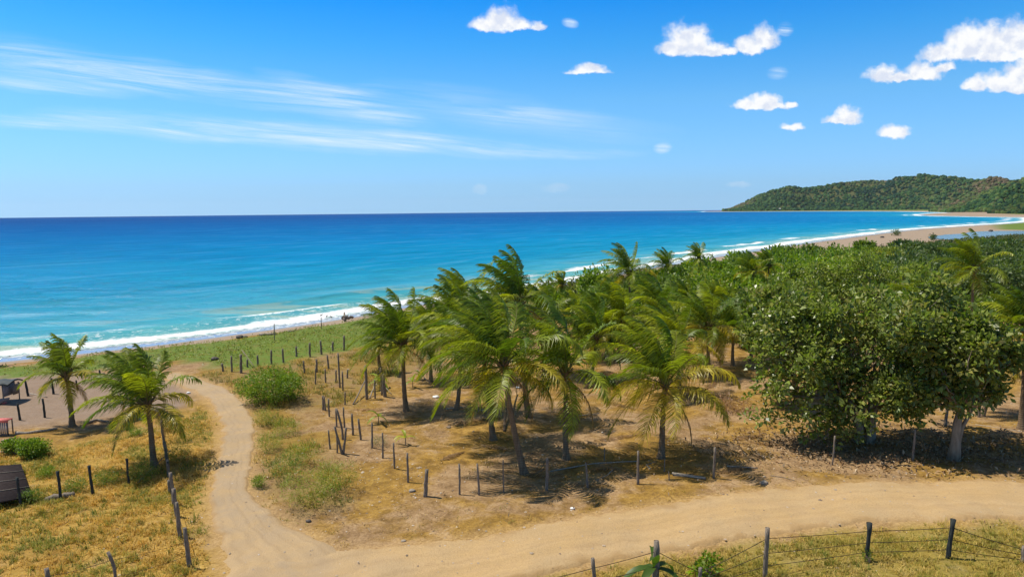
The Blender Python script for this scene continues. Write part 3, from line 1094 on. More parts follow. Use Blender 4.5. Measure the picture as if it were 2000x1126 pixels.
def frond(mb, base, az_, el, L, rng, col, gdroop, wind, pairs, rach_c=(0.22, 0.21, 0.05), dead=False, width=0.060):
    """one pinnate leaf: a bent midrib with leaflets streaming downwind"""
    N = 16
    d = np.array([math.cos(az_) * math.cos(el), math.sin(az_) * math.cos(el), math.sin(el)])
    w = np.array(WIND)
    up_ = max(0.0, float(-(d @ w)))            # fronds facing the wind are pushed upright
    d = d + w * 0.22 * wind + np.array([0, 0, 1.0]) * 0.75 * up_ * wind * (el > -0.1)
    d = d / np.linalg.norm(d)
    pts = [np.array(base, float)]
    ds = [d.copy()]
    st = L / (N - 1)
    for i_ in range(N - 1):
        t = i_ / (N - 1)
        d = d + (np.array([0, 0, -1.0]) * gdroop * (0.25 + 1.5 * t) + w * wind * (0.25 + 1.2 * t)) * st / L * 1.0
        d = d / np.linalg.norm(d)
        pts.append(pts[-1] + d * st)
        ds.append(d.copy())
    pts = np.array(pts)
    ds = np.array(ds)
    rad = np.interp(np.linspace(0, 1, N), [0, .06, .3, 1], [0.055, 0.032, 0.02, 0.005]) * (0.6 + L / 7)
    mb.tube([tuple(p) for p in pts[::1]], list(rad), 5, rach_c, cap=False)
    # leaflets
    k = pairs
    t = np.linspace(0.13, 0.995, k) ** 0.95
    T = np.concatenate([t, t])
    side = np.concatenate([np.ones(k), -np.ones(k)])
    f = T * (N - 1)
    ii = np.clip(f.astype(int), 0, N - 2)
    fr = (f - ii)[:, None]
    Pb = pts[ii] * (1 - fr) + pts[ii + 1] * fr
    D = nrm_(ds[ii] * (1 - fr) + ds[ii + 1] * fr)
    up = np.array([0, 0, 1.0])
    sv_ = np.cross(D, up)
    h0 = np.array([-math.sin(az_), math.cos(az_), 0]) * -1
    sn_ = np.linalg.norm(sv_, axis=1, keepdims=True)
    # keep the frond's own side direction when it stands upright
    wgt = np.clip(sn_ * 2.0, 0, 1)
    sgn = np.sign((sv_ * h0).sum(1, keepdims=True) + 1e-6)
    SV = nrm_(sv_ * sgn * wgt + h0[None] * (1.0 - wgt) * 1.0)
    SV = nrm_(SV - D * (SV * D).sum(1, keepdims=True))
    NU = np.cross(SV, D) * 1.0
    NU *= np.sign(NU[:, 2:3] + 1e-6)
    ang = np.radians(np.interp(T, [0, .3, .8, 1], [70, 60, 42, 15]) + rng.normal(0, 5, 2 * k))[:, None]
    ld = D * np.cos(ang) + SV * side[:, None] * np.sin(ang) + NU * (0.12 + rng.normal(0, 0.08, (2 * k, 1)))
    ll = L * 0.31 * np.interp(T, [0.1, .25, .55, .85, 1], [0.55, 0.95, 1.0, 0.62, 0.32]) * rng.uniform(0.85, 1.12, 2 * k)
    if dead:
        ll *= 0.7
    ll = ll[:, None]
    g = np.array([0, 0, -1.0])
    wv = (w[None] + np.array([0, 0, -.35])) * (0.62 * min(1.0, wind * 1.6)) * rng.uniform(0.7, 1.3, (2 * k, 1))
    dr = rng.uniform(0.5, 1.3, (2 * k, 1)) * (1.3 if dead else 0.8)
    d1 = nrm_(ld)
    d2 = nrm_(ld + g * 0.55 * dr + wv * 0.8)
    d3 = nrm_(ld * 0.8 + g * 1.25 * dr + wv * 1.5)
    p0 = Pb
    p1 = p0 + d1 * ll * 0.30
    p2 = p1 + d2 * ll * 0.36
    p3 = p2 + d3 * ll * 0.36
    wd = (D + 0.25 * NU * side[:, None]) * width * (0.55 + L / 9)
    V = np.stack([p0 - wd * .30, p0 + wd * .30, p1 - wd * .55, p1 + wd * .55, p2 - wd * .42, p2 + wd * .42, p3 - wd * .08, p3 + wd * .08], 1)
    q = np.array([(0, 1, 3, 2), (2, 3, 5, 4), (4, 5, 7, 6)])
    Fq = (q[None] + (np.arange(2 * k) * 8)[:, None, None]).reshape(-1, 4)
    C = np.array(col)[None] * rng.uniform(0.5, 1.5, (2 * k, 1))
    if not dead:
        tipy = np.array([1.25, 1.15, 1.0])
        C = np.stack([C, C, C, C, C * (1 + (tipy - 1) * .5), C * (1 + (tipy - 1) * .5), C * tipy, C * tipy], 1)
    else:
        C = np.repeat(C[:, None, :], 8, 1)
    mb.add(V.reshape(-1, 3), Fq, C.reshape(-1, 3))


def palm(loc, top, R, seed, label, nf=24, near=True, group=None, yellow=0.12, dead=1, pairs=50, rt=0.16, lean_curve=0.35, wind=1.0, upright=0.5, name='palm_tree', dark=1.0):
    """loc: base point; top: offset of the crown from the base; R: frond length"""
    rng = np.random.default_rng(seed)
    root = empty(name, loc)
    tag(root, label, 'palm', group)
    top = np.array(top, float)
    Ht = top[2]
    # trunk
    tb = MB()
    n_ = 22
    pts, rad = [], []
    for i_ in range(n_):
        t = i_ / (n_ - 1)
        hx = top[0] * (t ** (1 - lean_curve) if lean_curve > 0 else t ** (1 - lean_curve))
        hy = top[1] * t
        pts.append((hx + 0.03 * math.sin(5 * t + seed), hy + 0.03 * math.cos(4 * t + seed), -0.15 + (Ht + 0.15) * t))
        z = Ht * t
        rad.append(rt * (0.62 + 0.38 * (1 - t)) + rt * 0.95 * math.exp(-z / 0.28) + (0.012 * (i_ % 2)))
    tb.tube(pts, rad, 12, (1, 1, 1), rng=rng, rough=0.05)
    tb.build('trunk', M_TRUNK, root, smooth=True)
    c0 = np.array(pts[-1])
    # crown base: fibrous sheaths
    sh = MB()
    for k in range(16):
        a = k * GOLD
        el = math.radians(rng.uniform(35, 75))
        d = np.array([math.cos(a) * math.cos(el), math.sin(a) * math.cos(el), math.sin(el)])
        b0 = c0 + np.array([math.cos(a), math.sin(a), 0]) * rt * 0.45 + np.array([0, 0, -0.30 + 0.02 * k])
        cc = (0.16, 0.11, 0.06) if k % 3 else (0.22, 0.20, 0.07)
        sh.tube([tuple(b0), tuple(b0 + d * 0.3), tuple(b0 + d * 0.62)], [0.055, 0.05, 0.02], 5, cc, cap=False)
    sh.tube([tuple(c0 - np.array([0, 0, .35])), tuple(c0), tuple(c0 + np.array([0, 0, .45]))], [rt * .75, rt * 1.15, rt * .4], 8, (0.15, 0.11, 0.06))
    sh.build('leaf_sheath', M_LITTER, root)
    allmb = MB()
    for k in range(nf):
        age = (k + 0.5) / nf                       # 0 young upright, 1 old hanging
        a = k * GOLD + seed
        el = math.radians(np.interp(age, [0, 0.25, 0.45, 0.7, 1.0], [85, 70, 42, 14, -20]) + rng.normal(0, 6))
        L = R * np.interp(age, [0, 0.15, 0.4, 0.6, 1], [0.78, 1.0, 1.02, 1.08, 0.92]) * rng.uniform(0.9, 1.08)
        gd = np.interp(age, [0, 0.3, 0.7, 1], [0.35, 1.1, 2.0, 1.6]) * rng.uniform(0.8, 1.2)
        g = rng.beta(.7, .9)
        col = np.array([0.080, 0.150, 0.016]) * (1 - g) + np.array([0.30, 0.355, 0.025]) * g
        rc = (0.20, 0.20, 0.045)
        if age > 0.62 and rng.uniform() < yellow * 2:
            col = np.array([0.33, 0.29, 0.025])
            rc = (0.42, 0.33, 0.05)
        col = col * dark
        mb = MB() if near else allmb
        b0 = c0 + np.array([math.cos(a), math.sin(a), 0]) * rt * 0.5 + np.array([0, 0, 0.25 - 0.4 * age])
        frond(mb, b0, a, el, L, rng, col, gd, wind * np.interp(age, [0, .4, .7, 1], [1.0, 0.9, 0.45, 0.3]), pairs, rc)
        if near:
            mb.build('frond', M_PALM, root)
    for k in range(dead):
        a = seed * 1.7 + k * 2.3
        mb = MB() if near else allmb
        frond(mb, c0 + np.array([0, 0, -0.3]), a, math.radians(rng.uniform(-35, -5)), R * 0.85, rng, (0.30, 0.19, 0.09), 2.6, 0.2, max(20, pairs // 2), (0.34, 0.22, 0.10), dead=True)
        if near:
            o = mb.build('dead_frond', M_PALM, root)
            tag(o, 'dry brown frond hanging from the crown')
    if not near:
        allmb.build('crown', M_PALM, root)
    return root


def palm_px(pb, pt, Rpx, seed, label, dy=0.0, **kw):
    """pb: base pixel, pt: crown pixel"""
    b = G(*pb)
    m_ = mpp(b)
    Hh = tall(pb[0], pb[1], pt[1])
    return palm(b, ((pt[0] - pb[0]) * m_, dy, Hh), Rpx * m_, seed, label, **kw)


GP = 'palm trees of the coconut grove'
palm_px((143, 832), (138, 733), 78, 11, 'small palm on the far left beside the sand lot, grey trunk, yellowish drooping fronds', nf=17, yellow=0.3, rt=0.14, group=GP, wind=0.8)
palm_px((305, 912), (295, 788), 116, 23, 'dark bushy palm beside the left fence and the narrow path', nf=24, dead=2, rt=0.15, group=GP)
palm_px((258, 812), (258, 752), 70, 31, 'small palm half hidden behind the dark bushy palm by the path', nf=14, rt=0.13, group=GP, pairs=50)
palm_px((795, 802), (788, 672), 108, 41, 'lone palm left of the grove, shadow beside its swollen grey base', nf=25, rt=0.15, group=GP, wind=0.9)
palm_px((1024, 924), (985, 712), 158, 52, 'largest front palm with leaning trunk, nearest to the dirt road', nf=24, dead=2, pairs=56, rt=0.16, group=GP, yellow=0.2, lean_curve=0.1)
palm_px((965, 858), (948, 690), 128, 63, 'palm just behind and left of the largest front palm', nf=24, dead=1, rt=0.15, group=GP)
palm_px((1035, 814), (1015, 592), 112, 74, 'tallest palm standing behind the largest front palm', nf=24, rt=0.17, group=GP, wind=0.95)
palm_px((1107, 896), (1104, 728), 138, 85, 'straight palm right of the largest front palm, thin pale trunk', nf=21, pairs=52, rt=0.14, group=GP, yellow=0.12)
palm_px((1289, 893), (1297, 752), 146, 96, 'right front palm with dark trunk and a yellow drooping frond', nf=23, pairs=54, rt=0.15, group=GP, yellow=0.5)
palm_px((1996, 838), (1992, 640), 92, 107, 'palm cut by the right edge of the photo, beside the broad trees', nf=20, rt=0.17, group=GP, pairs=56, yellow=0.3)

# the palms behind: crown and trunk
BACK = [  # base px, crown px, frond px, seed, label
    ((890, 800), (905, 640), 92, 201, 'palm behind the left side of the front palms'),
    ((915, 742), (915, 604), 80, 202, 'palm whose top is swept left over the sea'),
    ((840, 745), (845, 655), 66, 203, 'low palm between the lone palm and the front palms'),
    ((1060, 735), (1070, 622), 72, 204, 'palm showing between the tallest palm and the straight palm'),
    ((1188, 700), (1182, 645), 80, 205, 'short trunked palm left of the right front palm'),
    ((1204, 696), (1215, 622), 74, 206, 'twin of the short trunked palm, right of it'),
    ((1150, 740), (1165, 662), 74, 207, 'palm filling the gap right of the straight palm'),
    ((1328, 770), (1322, 676), 84, 208, 'palm directly behind the right front palm'),
    ((1300, 700), (1290, 614), 76, 209, 'palm behind and above the right front palm'),
    ((1388, 730), (1380, 640), 80, 210, 'palm right of the right front palm with a hanging yellow frond'),
    ((1432, 714), (1430, 645), 68, 211, 'small palm between the grove and the big broad tree'),
    ((1468, 704), (1466, 628), 62, 212, 'small palm touching the left side of the big broad tree'),
    ((1232, 640), (1228, 533), 50, 213, 'slender palm standing alone above the green shrubs by the beach'),
    ((1305, 575), (1303, 520), 40, 214, 'small palm at the beach edge right of the slender one'),
    ((1364, 560), (1364, 504), 34, 215, 'round small palm top against the surf'),
    ((1467, 610), (1468, 532), 44, 216, 'dark palm above the shrubs left of the big broad tree'),
    ((1500, 600), (1499, 520), 38, 217, 'dark palm beside the beach sand, leftmost behind the big broad tree'),
    ((1345, 640), (1342, 588), 50, 218, 'palm in the middle of the green mass'),
    ((1270, 620), (1268, 578), 44, 219, 'palm in the green mass below the slender palm'),
    ((1400, 650), (1405, 598), 48, 220, 'palm among the shrubs left of the broad tree'),
    ((1130, 660), (1125, 612), 48, 221, 'palm at the left edge of the sea grape bushes'),
    ((1895, 690), (1893, 528), 66, 222, 'windblown palm rising behind the right broad tree'),
    ((1912, 812), (1945, 700), 62, 223, 'low palm between the right broad tree and the right edge'),
    ((1555, 770), (1545, 650), 60, 224, 'palm mostly hidden by the left side of the big broad tree'),
    ((1800, 720), (1790, 600), 70, 225, 'palm behind the big broad tree'),
    ((1100, 610), (1098, 556), 26, 226, 'tiny palm by the beach left of the sea grape bushes'),
    ((-6, 716), (-28, 672), 26, 227, 'palm whose frond tip enters at the left edge'),
    ((745, 728), (740, 678), 34, 228, 'very young palm in front of the fence posts left of the lone palm'),
]
for (pb, pt, r_, sd_, lb) in BACK:
    palm_px(pb, pt, r_ * (1.12 if pb[1] > 640 else (1.25 if pb[0] == 1232 else 0.95)), sd_, lb, nf=24, near=False, pairs=46, dead=1 if sd_ % 3 == 0 else 0, rt=0.13, group='palms at the back of the grove', yellow=0.25 if sd_ in (210, 208, 223) else 0.1,
            wind=0.95)


# ------------------------------------------------------------------ leafy trees and shrubs
def leaves(mb, C, Nn, size, rng, per, spread, aspect, cols, up=0.5, fold=0.18, curl=0.1):
    """rosettes of flat leaves: C cluster centres, Nn their outward directions"""
    M_ = len(C)
    base = np.repeat(C, per, 0)
    nn_ = np.repeat(Nn, per, 0)
    r = nrm_(rng.normal(0, 1, (M_ * per, 3)))
    d = nrm_(r + nn_ * 0.7 + np.array([0, 0, 0.15]))
    base = base + r * spread * rng.uniform(0.2, 1, (M_ * per, 1))
    nor = nrm_(nn_ * 0.5 + np.array([0, 0, up]) + rng.normal(0, 0.45, (M_ * per, 3)))
    s_ = nrm_(np.cross(d, nor))
    nor = np.cross(s_, d)
    L = (size * rng.uniform(0.65, 1.25, (M_ * per, 1)))
    L = L * np.clip(rng.lognormal(0, .22, (M_ * per, 1)), .6, 1.45)
    Wd = L * aspect
    p0 = base
    p1 = base + d * L * 0.55 - s_ * Wd * 0.5 + nor * L * fold
    p2 = base + d * L - nor * L * curl
    p3 = base + d * L * 0.55 + s_ * Wd * 0.5 + nor * L * fold
    V = np.stack([p0, p1, p2, p3], 1).reshape(-1, 3)
    Fq = np.arange(len(V)).reshape(-1, 4)
    cols = np.array(cols)
    w = rng.dirichlet(np.ones(len(cols)) * 0.5, M_)
    cc = (w @ cols)
    cc = np.repeat(cc, per, 0) * rng.uniform(0.7, 1.35, (M_ * per, 1))
    mb.add(V, Fq, np.repeat(cc, 4, 0))


def crown_points(blobs, n_, rng, shell=0.55):
    """cluster centres through the crown volume, denser at its skin"""
    vol = np.array([b[3] * b[4] * b[5] for b in blobs])
    ks = rng.choice(len(blobs), n_, p=vol / vol.sum())
    B = np.array(blobs)[ks]
    d = nrm_(rng.normal(0, 1, (n_, 3)))
    rr = shell + (1 - shell) * rng.uniform(0, 1, (n_, 1)) ** 0.7
    rr = rr * (1 + 0.10 * np.sin(d[:, :1] * 9 + B[:, :1]) + 0.08 * np.sin(d[:, 2:3] * 11 + 2))
    P_ = B[:, :3] + d * B[:, 3:6] * rr
    return P_, d


def branches(mb, start, pts, r0, rng, sag=0.1):
    for p in pts:
        a = np.array(start)
        b = np.array(p)
        m_ = a * 0.55 + b * 0.45 + rng.normal(0, 0.08, 3) * np.linalg.norm(b - a)
        m2 = a * 0.2 + b * 0.8 + rng.normal(0, 0.06, 3) * np.linalg.norm(b - a)
        mb.tube([tuple(a), tuple(m_), tuple(m2), tuple(b)], [r0, r0 * 0.6, r0 * 0.35, r0 * 0.1], 6, (1, 1, 1), cap=False)


def broad_tree(loc, trunks, blobs, seed, label, n_cl, leafsize, cols, name='broadleaf_tree', per=8, nb=34, group=None, rt=0.2):
    rng = np.random.default_rng(seed)
    root = empty(name, loc)
    tag(root, label, 'tree', group)
    subs = []
    for b in blobs:
        for _ in range(9):
            dd = nrm_(rng.normal(0, 1, (1, 3)))[0]
            q = rng.uniform(.5, 1.18)
            s_ = rng.uniform(.18, .38)
            subs.append((b[0] + dd[0] * b[3] * q, b[1] + dd[1] * b[4] * q, b[2] + dd[2] * b[5] * q, b[3] * s_, b[4] * s_, max(b[5] * s_, b[3] * s_ * .55)))
    P1, d1_ = crown_points(subs, int(n_cl * .75), rng, 0.55)
    P2, d2_ = crown_points(blobs, int(n_cl * .25), rng, 0.35)
    P_, d = np.concatenate([P1, P2]), np.concatenate([d1_, d2_])
    ok = P_[:, 2] > 0.5
    P_, d = P_[ok], d[ok]
    tb = MB()
    forks = []
    for (x0, y0, x1, y1, z1, r_) in trunks:
        pts = [(x0, y0, -0.15), (x0 * .9 + x1 * .1 + .04, y0, 0.35 * z1), (x0 * .5 + x1 * .5 - .05, (y0 + y1) / 2, 0.7 * z1), (x1, y1, z1)]
        tb.tube(pts, [r_ * 1.5, r_, r_ * .85, r_ * .7], 10, rng=rng, rough=0.08)
        forks.append(((x1, y1, z1), r_ * .7))
    tb.build('trunk', M_BARK, root, smooth=True)
    bb = MB()
    idx = rng.choice(len(P_), min(nb, len(P_)), replace=False)
    F_ = np.array([f[0] for f in forks])
    for i_ in idx:
        j = np.argmin(np.linalg.norm(F_ - P_[i_], axis=1) + rng.uniform(0, 1.5, len(F_)))
        branches(bb, F_[j], [P_[i_]], forks[j][1] * rng.uniform(0.3, 0.6), rng)
    # main limbs to blob centres
    for b in blobs:
        j = np.argmin(np.linalg.norm(F_ - np.array(b[:3]), axis=1))
        branches(bb, F_[j], [b[:3]], forks[j][1] * 0.8, rng)
    bb.build('branches', M_BARK, root, smooth=True)
    lf = MB()
    leaves(lf, P_, d, leafsize, rng, per, leafsize * 1.1, 0.52, cols)
    lf.build('crown', M_ALMOND, root)
    return root


ALM = [(0.11, 0.175, 0.025), (0.17, 0.245, 0.03), (0.065, 0.115, 0.026), (0.29, 0.34, 0.06), (0.38, 0.40, 0.14), (0.13, 0.20, 0.03), (0.30, 0.23, 0.06)]


def px_blobs(anchor, dist_pt, items):
    """crown lobes given in photo pixels, with a depth offset in metres"""
    b = anchor
    m_ = mpp(b)
    res = []
    for (px, py, rx, rz, dy) in items:
        bx, by = project(b)
        x = (px - bx) * m_
        z = (by - py) * m_ * 1.02
        f = 1 + dy * 0.9 / b.y
        res.append((x * f, dy, z * f, rx * m_, (rx + rz) * 0.5 * m_, rz * m_))
    return res


bt = G(1690, 862)
blobs = px_blobs(bt, None, [
    (1688, 665, 130, 95, 0.0), (1575, 690, 95, 95, 0.3), (1800, 660, 100, 110, 0.4), (1620, 630, 110, 50, 0.6), (1770, 612, 85, 40, 0.8), (1520, 640, 60, 60, 1.0),
    (1540, 740, 60, 70, -0.6), (1640, 770, 80, 60, -1.6), (1750, 760, 70, 60, -1.2), (1610, 820, 55, 28, -1.2), (1850, 625, 60, 46, 1.0), (1500, 700, 36, 60, 0.4), (1570, 848, 58, 18, -1.2), (1500, 800, 44, 34, 0.2), (1475, 770, 26, 24, 0.2), ])
broad_tree(bt, [(-.3, 0, -1.2, .2, 2.3, .20), (.25, .1, .5, 0.2, 2.8, .24), (.05, -.2, .3, -.5, 2.0, .16), (-.1, .3, -.2, .6, 3.2, .17)], blobs, 301,
           'biggest broad leaved tree, several dark trunks and glossy leaves reaching nearly to the ground', 2900, 0.26, ALM, nb=90)
bt = G(1862, 897)
blobs = px_blobs(bt, None, [(1860, 700, 85, 62, 0.0), (1800, 680, 60, 50, 0.3), (1908, 690, 46, 58, 0.2), (1870, 650, 64, 40, 0.6), (1930, 762, 30, 24, -0.3), (1850, 768, 70, 30, -.3), (1795, 770, 50, 34, .2), (1905, 760, 48, 30, .4)])
broad_tree(bt, [(0, 0, .25, 0, 2.6, .23), (.12, .05, .75, .1, 2.3, .12)], blobs, 302,
           'right broad leaved tree with one pale grey trunk near the road', 1500, 0.27, ALM, nb=40)
bt = G(1522, 792)
blobs = px_blobs(bt, None, [(1515, 640, 62, 60, 0), (1490, 610, 44, 44, .5), (1540, 590, 60, 40, .5)])
broad_tree(bt, [(0, 0, -.1, 0, 3.0, .13)], blobs, 303, 'slim broad leaved tree left of the biggest tree, thin dark trunk', 800, 0.25, ALM, nb=24)

LIM = [(0.19, 0.27, 0.03), (0.28, 0.34, 0.05), (0.11, 0.18, 0.03), (0.36, 0.38, 0.10)]
bt = G(1698, 650)
blobs = px_blobs(bt, None, [(1690, 530, 62, 44, 0), (1640, 556, 60, 36, .4), (1745, 552, 60, 34, .5), (1600, 585, 60, 30, 0), (1790, 575, 56, 30, 0.4), (1560, 600, 46, 30, 0)])
broad_tree(bt, [(0, 0, .2, 0, 3.6, .16)], blobs, 304, 'yellow green broad leaved tree whose top rises behind the biggest tree', 1500, 0.27, LIM, nb=36)
bt = G(1560, 640)
blobs = px_blobs(bt, None, [(1550, 560, 54, 36, 0), (1510, 580, 44, 30, .4), (1590, 545, 44, 28, .5)])
broad_tree(bt, [(0, 0, -.1, 0, 2.6, .12)], blobs, 305, 'light green broad leaved tree left of the one rising behind the biggest tree', 800, 0.27, LIM, nb=24)

SHC = dict(
    bright=[(0.16, 0.27, 0.014), (0.24, 0.34, 0.02), (0.09, 0.17, 0.014)],
    mid=[(0.12, 0.20, 0.024), (0.20, 0.28, 0.03), (0.07, 0.13, 0.02)],
    grey=[(0.085, 0.135, 0.04), (0.13, 0.185, 0.055), (0.05, 0.09, 0.03)],
    lime=[(0.24, 0.30, 0.03), (0.15, 0.22, 0.022), (0.30, 0.31, 0.05)],
)


def shrub(pb, rx, h, seed, label, kind, n_cl=380, leafsize=0.12, per=8, depth=None, group=None, name='shrub', lobes=6, cat='shrub', stems=True, aspect=0.45):
    """pb base-centre pixel, rx half width and h height in pixels"""
    rng = np.random.default_rng(seed)
    b = G(*pb)
    m_ = mpp(b)
    Rx, Hh = rx * m_, h * m_
    Ry = depth or Rx * 0.9
    root = empty(name, b)
    tag(root, label, cat, group)
    bl = [(0, 0, Hh * .45, Rx * .72, Ry * .72, Hh * .45)]
    for k in range(lobes):
        a = 2 * math.pi * k / lobes + rng.uniform(-.4, .4)
        q = rng.uniform(.35, .6)
        hh = rng.uniform(.35, .68) * Hh
        bl.append((math.cos(a) * Rx * q, math.sin(a) * Ry * q, hh, Rx * rng.uniform(.3, .48), Ry * rng.uniform(.3, .48), Hh * rng.uniform(.25, .36)))
    P_, d = crown_points(bl, n_cl, rng, 0.5)
    P_[:, 2] = np.maximum(P_[:, 2], 0.04)
    lf = MB()
    leaves(lf, P_, d, leafsize, rng, per, leafsize * 1.3, aspect, SHC[kind] if isinstance(kind, str) else kind)
    lf.build('foliage', M_SHRUB, root)
    if stems:
        sb = MB()
        for i_ in rng.choice(len(P_), 16, replace=False):
            branches(sb, (rng.normal(0, Rx * .08), rng.normal(0, Ry * .08), -.1), [P_[i_] * .9], 0.03 + Hh * .008, rng)
        sb.build('stem', M_BARK, root)
    return root


shrub((531, 784), 74, 74, 401, 'round bright green bush right of the narrow path', 'bright', 1500, 0.11, 9, lobes=9, cat='bush', name='bush')
shrub((65, 893), 32, 40, 402, 'bright green bush at the left below the sand lot', 'bright', 420, 0.11, name='bush', cat='bush')
shrub((28, 884), 26, 30, 403, 'bright green bush at the left edge, left of its twin', 'bright', 300, 0.11, name='bush', cat='bush')
G1 = 'shrubs along the beach behind the grove'
SH = [  # base px, half width, height, kind, label, clusters
    ((1160, 590), 46, 62, 'bright', 'sea grape bush at the left end of the beach shrubs', 420),
    ((1215, 600), 46, 56, 'mid', 'sea grape bush below the slender palm', 420),
    ((1255, 575), 40, 46, 'bright', 'light green shrub right of the slender palm', 360),
    ((1310, 590), 48, 50, 'mid', 'shrub below the small palm at the beach edge', 400),
    ((1375, 580), 46, 56, 'lime', 'yellow green shrub below the round small palm top', 420),
    ((1425, 600), 46, 70, 'bright', 'tall light shrub left of the two dark palms', 420),
    ((1400, 660), 60, 66, 'mid', 'dense shrub in the middle of the green mass', 480),
    ((1330, 650), 50, 56, 'mid', 'shrub among the palms in the middle of the grove', 420),
    ((1250, 650), 50, 56, 'bright', 'leafy shrub behind the right front palm', 420),
    ((1470, 680), 50, 70, 'mid', 'dark shrub against the left side of the big broad tree', 420),
    ((1545, 556), 44, 60, 'bright', 'light shrub rising before the beach sand', 400),
    ((1600, 545), 44, 44, 'lime', 'yellow flowering shrub left of the big tree top', 360),
    ((1655, 560), 50, 60, 'lime', 'yellow green shrub behind the big tree top', 420),
    ((1500, 560), 40, 48, 'bright', 'shrub right of the leftmost dark palm', 340),
    ((1560, 620), 60, 70, 'mid', 'shrub tucked behind the left shoulder of the big tree', 420),
    ((1735, 545), 50, 60, 'lime', 'yellowish shrub right of the big tree top', 420),
    ((1800, 555), 50, 60, 'grey', 'grey green shrub left of the windblown palm', 420),
    ((1840, 525), 44, 50, 'grey', 'grey green shrub nearest the lagoon, left one', 380),
    ((1900, 525), 46, 50, 'grey', 'grey green shrub before the lagoon, behind the windblown palm', 380),
    ((1960, 530), 50, 56, 'grey', 'grey green shrub before the lagoon, right of the windblown palm', 400),
    ((2030, 540), 56, 60, 'grey', 'grey green shrub before the lagoon at the right edge', 400),
    ((1940, 580), 56, 70, 'grey', 'dark shrub behind the right broad tree', 420),
    ((1990, 600), 60, 80, 'grey', 'dark shrub at the right edge above the cut palm', 440),
    ((1860, 590), 56, 60, 'grey', 'dark shrub just behind the crown of the right broad tree', 400),
    ((1080, 600), 30, 24, 'bright', 'low shrub behind the tallest palm near the beach', 240),
    ((1840, 640), 70, 80, 'mid', 'shrub hidden behind both broad trees', 420),
    ((1940, 650), 60, 70, 'mid', 'shrub beside the cut palm', 400),
    ((1690, 506), 26, 22, 'mid', 'small shrub on the edge of the wide beach', 200),
    ((1780, 492), 30, 20, 'grey', 'low shrub spreading toward the wide beach', 200),
    ((1580, 512), 30, 20, 'mid', 'low shrub spreading on the sand, left', 200),
]
for i_, (pb, rx, h, kd, lb, nc) in enumerate(SH):
    b = G(*pb)
    shrub(pb, rx, h * 1.12, 420 + i_, lb, kd, nc, leafsize=0.13 + 0.0028 * b.y, group=G1, lobes=7)
rngt = np.random.default_rng(64)
ex, ey = [1120, 1250, 1400, 1500, 1600, 1750, 1850, 2060], [566, 537, 513, 500, 491, 482, 477, 474]
THL = dict(bright='light green shrub in the dense thicket between the grove and the beach', mid='mid green shrub in the dense thicket between the grove and the beach',
           lime='yellow green shrub in the dense thicket between the grove and the beach', grey='grey green shrub in the thicket in front of the lagoon')
for i_ in range(120):
    px = rngt.uniform(1135, 2050)
    q = rngt.uniform(0, 1) ** 1.3
    e_ = np.interp(px, ex, ey)
    py = e_ + 10 + 115 * q
    k_ = rngt.choice(['grey', 'mid', 'grey']) if px > 1720 else rngt.choice(['bright', 'mid', 'lime', 'bright'])
    hpx = (22 + 52 * q) * rngt.uniform(.65, 1.55)
    hpx = min(hpx, py - e_ + (2 if px > 1780 else 14))
    shrub((px, py), hpx * rngt.uniform(.7, 1.0), hpx, 1000 + i_, THL[k_], k_, 210, leafsize=0.17 + .0034 * G(px, py).y, per=6, group='thicket: ' + k_ + ' shrubs', lobes=6, stems=False)
rng = np.random.default_rng(9)
# rough plants along the path edge
for i_, (px, py, rx, h, kd, lb) in enumerate([
        (600, 990, 70, 84, 'lime', 'weedy bush at the bend of the path, nearest the road'), (650, 960, 54, 74, 'lime', 'weedy bush right of the path bend'),
        (560, 940, 48, 66, 'mid', 'weedy bush on the inner edge of the path'), (590, 905, 44, 50, 'lime', 'low weedy bush above the path bend'),
        (505, 950, 16, 22, 'bright', 'tiny green plant at the path edge'), (520, 830, 30, 40, 'lime', 'weedy bush under the round bright bush'), (560, 850, 38, 36, 'lime', 'sparse weedy bush below the round bright bush'),
        (530, 880, 34, 34, 'lime', 'sparse weedy bush halfway down the path'), (350, 900, 36, 60, 'lime', 'weeds behind the left fence beside the dark bushy palm'), (372, 860, 34, 50, 'mid', 'weeds between the left fence and the path'),
        (330, 840, 24, 36, 'mid', 'weeds right of the dark bushy palm trunk'), (210, 948, 34, 36, 'mid', 'green weeds along the left cross fence, middle'), (280, 938, 34, 44, 'mid', 'green weeds along the left cross fence, right'),
        (150, 960, 28, 30, 'mid', 'green weeds along the left cross fence, left'), (90, 930, 20, 22, 'bright', 'small green plant beside the low dark sheet at left'), (60, 980, 26, 24, 'mid', 'green weeds at the foot of the leftmost fence post'),
        (265, 850, 14, 16, 'bright', 'small bright plant below the half hidden palm'), (250, 838, 12, 12, 'bright', 'smaller bright plant below the half hidden palm')]):
    shrub((px, py), rx, h, 500 + i_, lb, kd, int(60 + rx * 5.5), leafsize=0.10, per=7, name='weed_clump', cat='weeds', group='weeds beside the path and fence', stems=False, aspect=0.16)

# ------------------------------------------------------------------ fences and posts


def post_mesh(base, h, r, rng, lean=(0, 0), bend=0.0, head=False):
    mb = MB()
    k = 7
    pts = []
    for i_ in range(k):
        t = i_ / (k - 1)
        pts.append((lean[0] * t + bend * math.sin(math.pi * t) + rng.normal(0, r * .12), lean[1] * t + rng.normal(0, r * .12), -0.12 + (h + .12) * t))
    rad = [r * rng.uniform(.9, 1.08) * (1.08 - .16 * i_ / (k - 1)) for i_ in range(k)]
    if head:
        rad[-1] *= 1.35
    mb.tube(pts, rad, 9, rng=rng, rough=0.06)
    return mb, [(base[0] + p[0], base[1] + p[1], base[2] + p[2]) for p in pts]


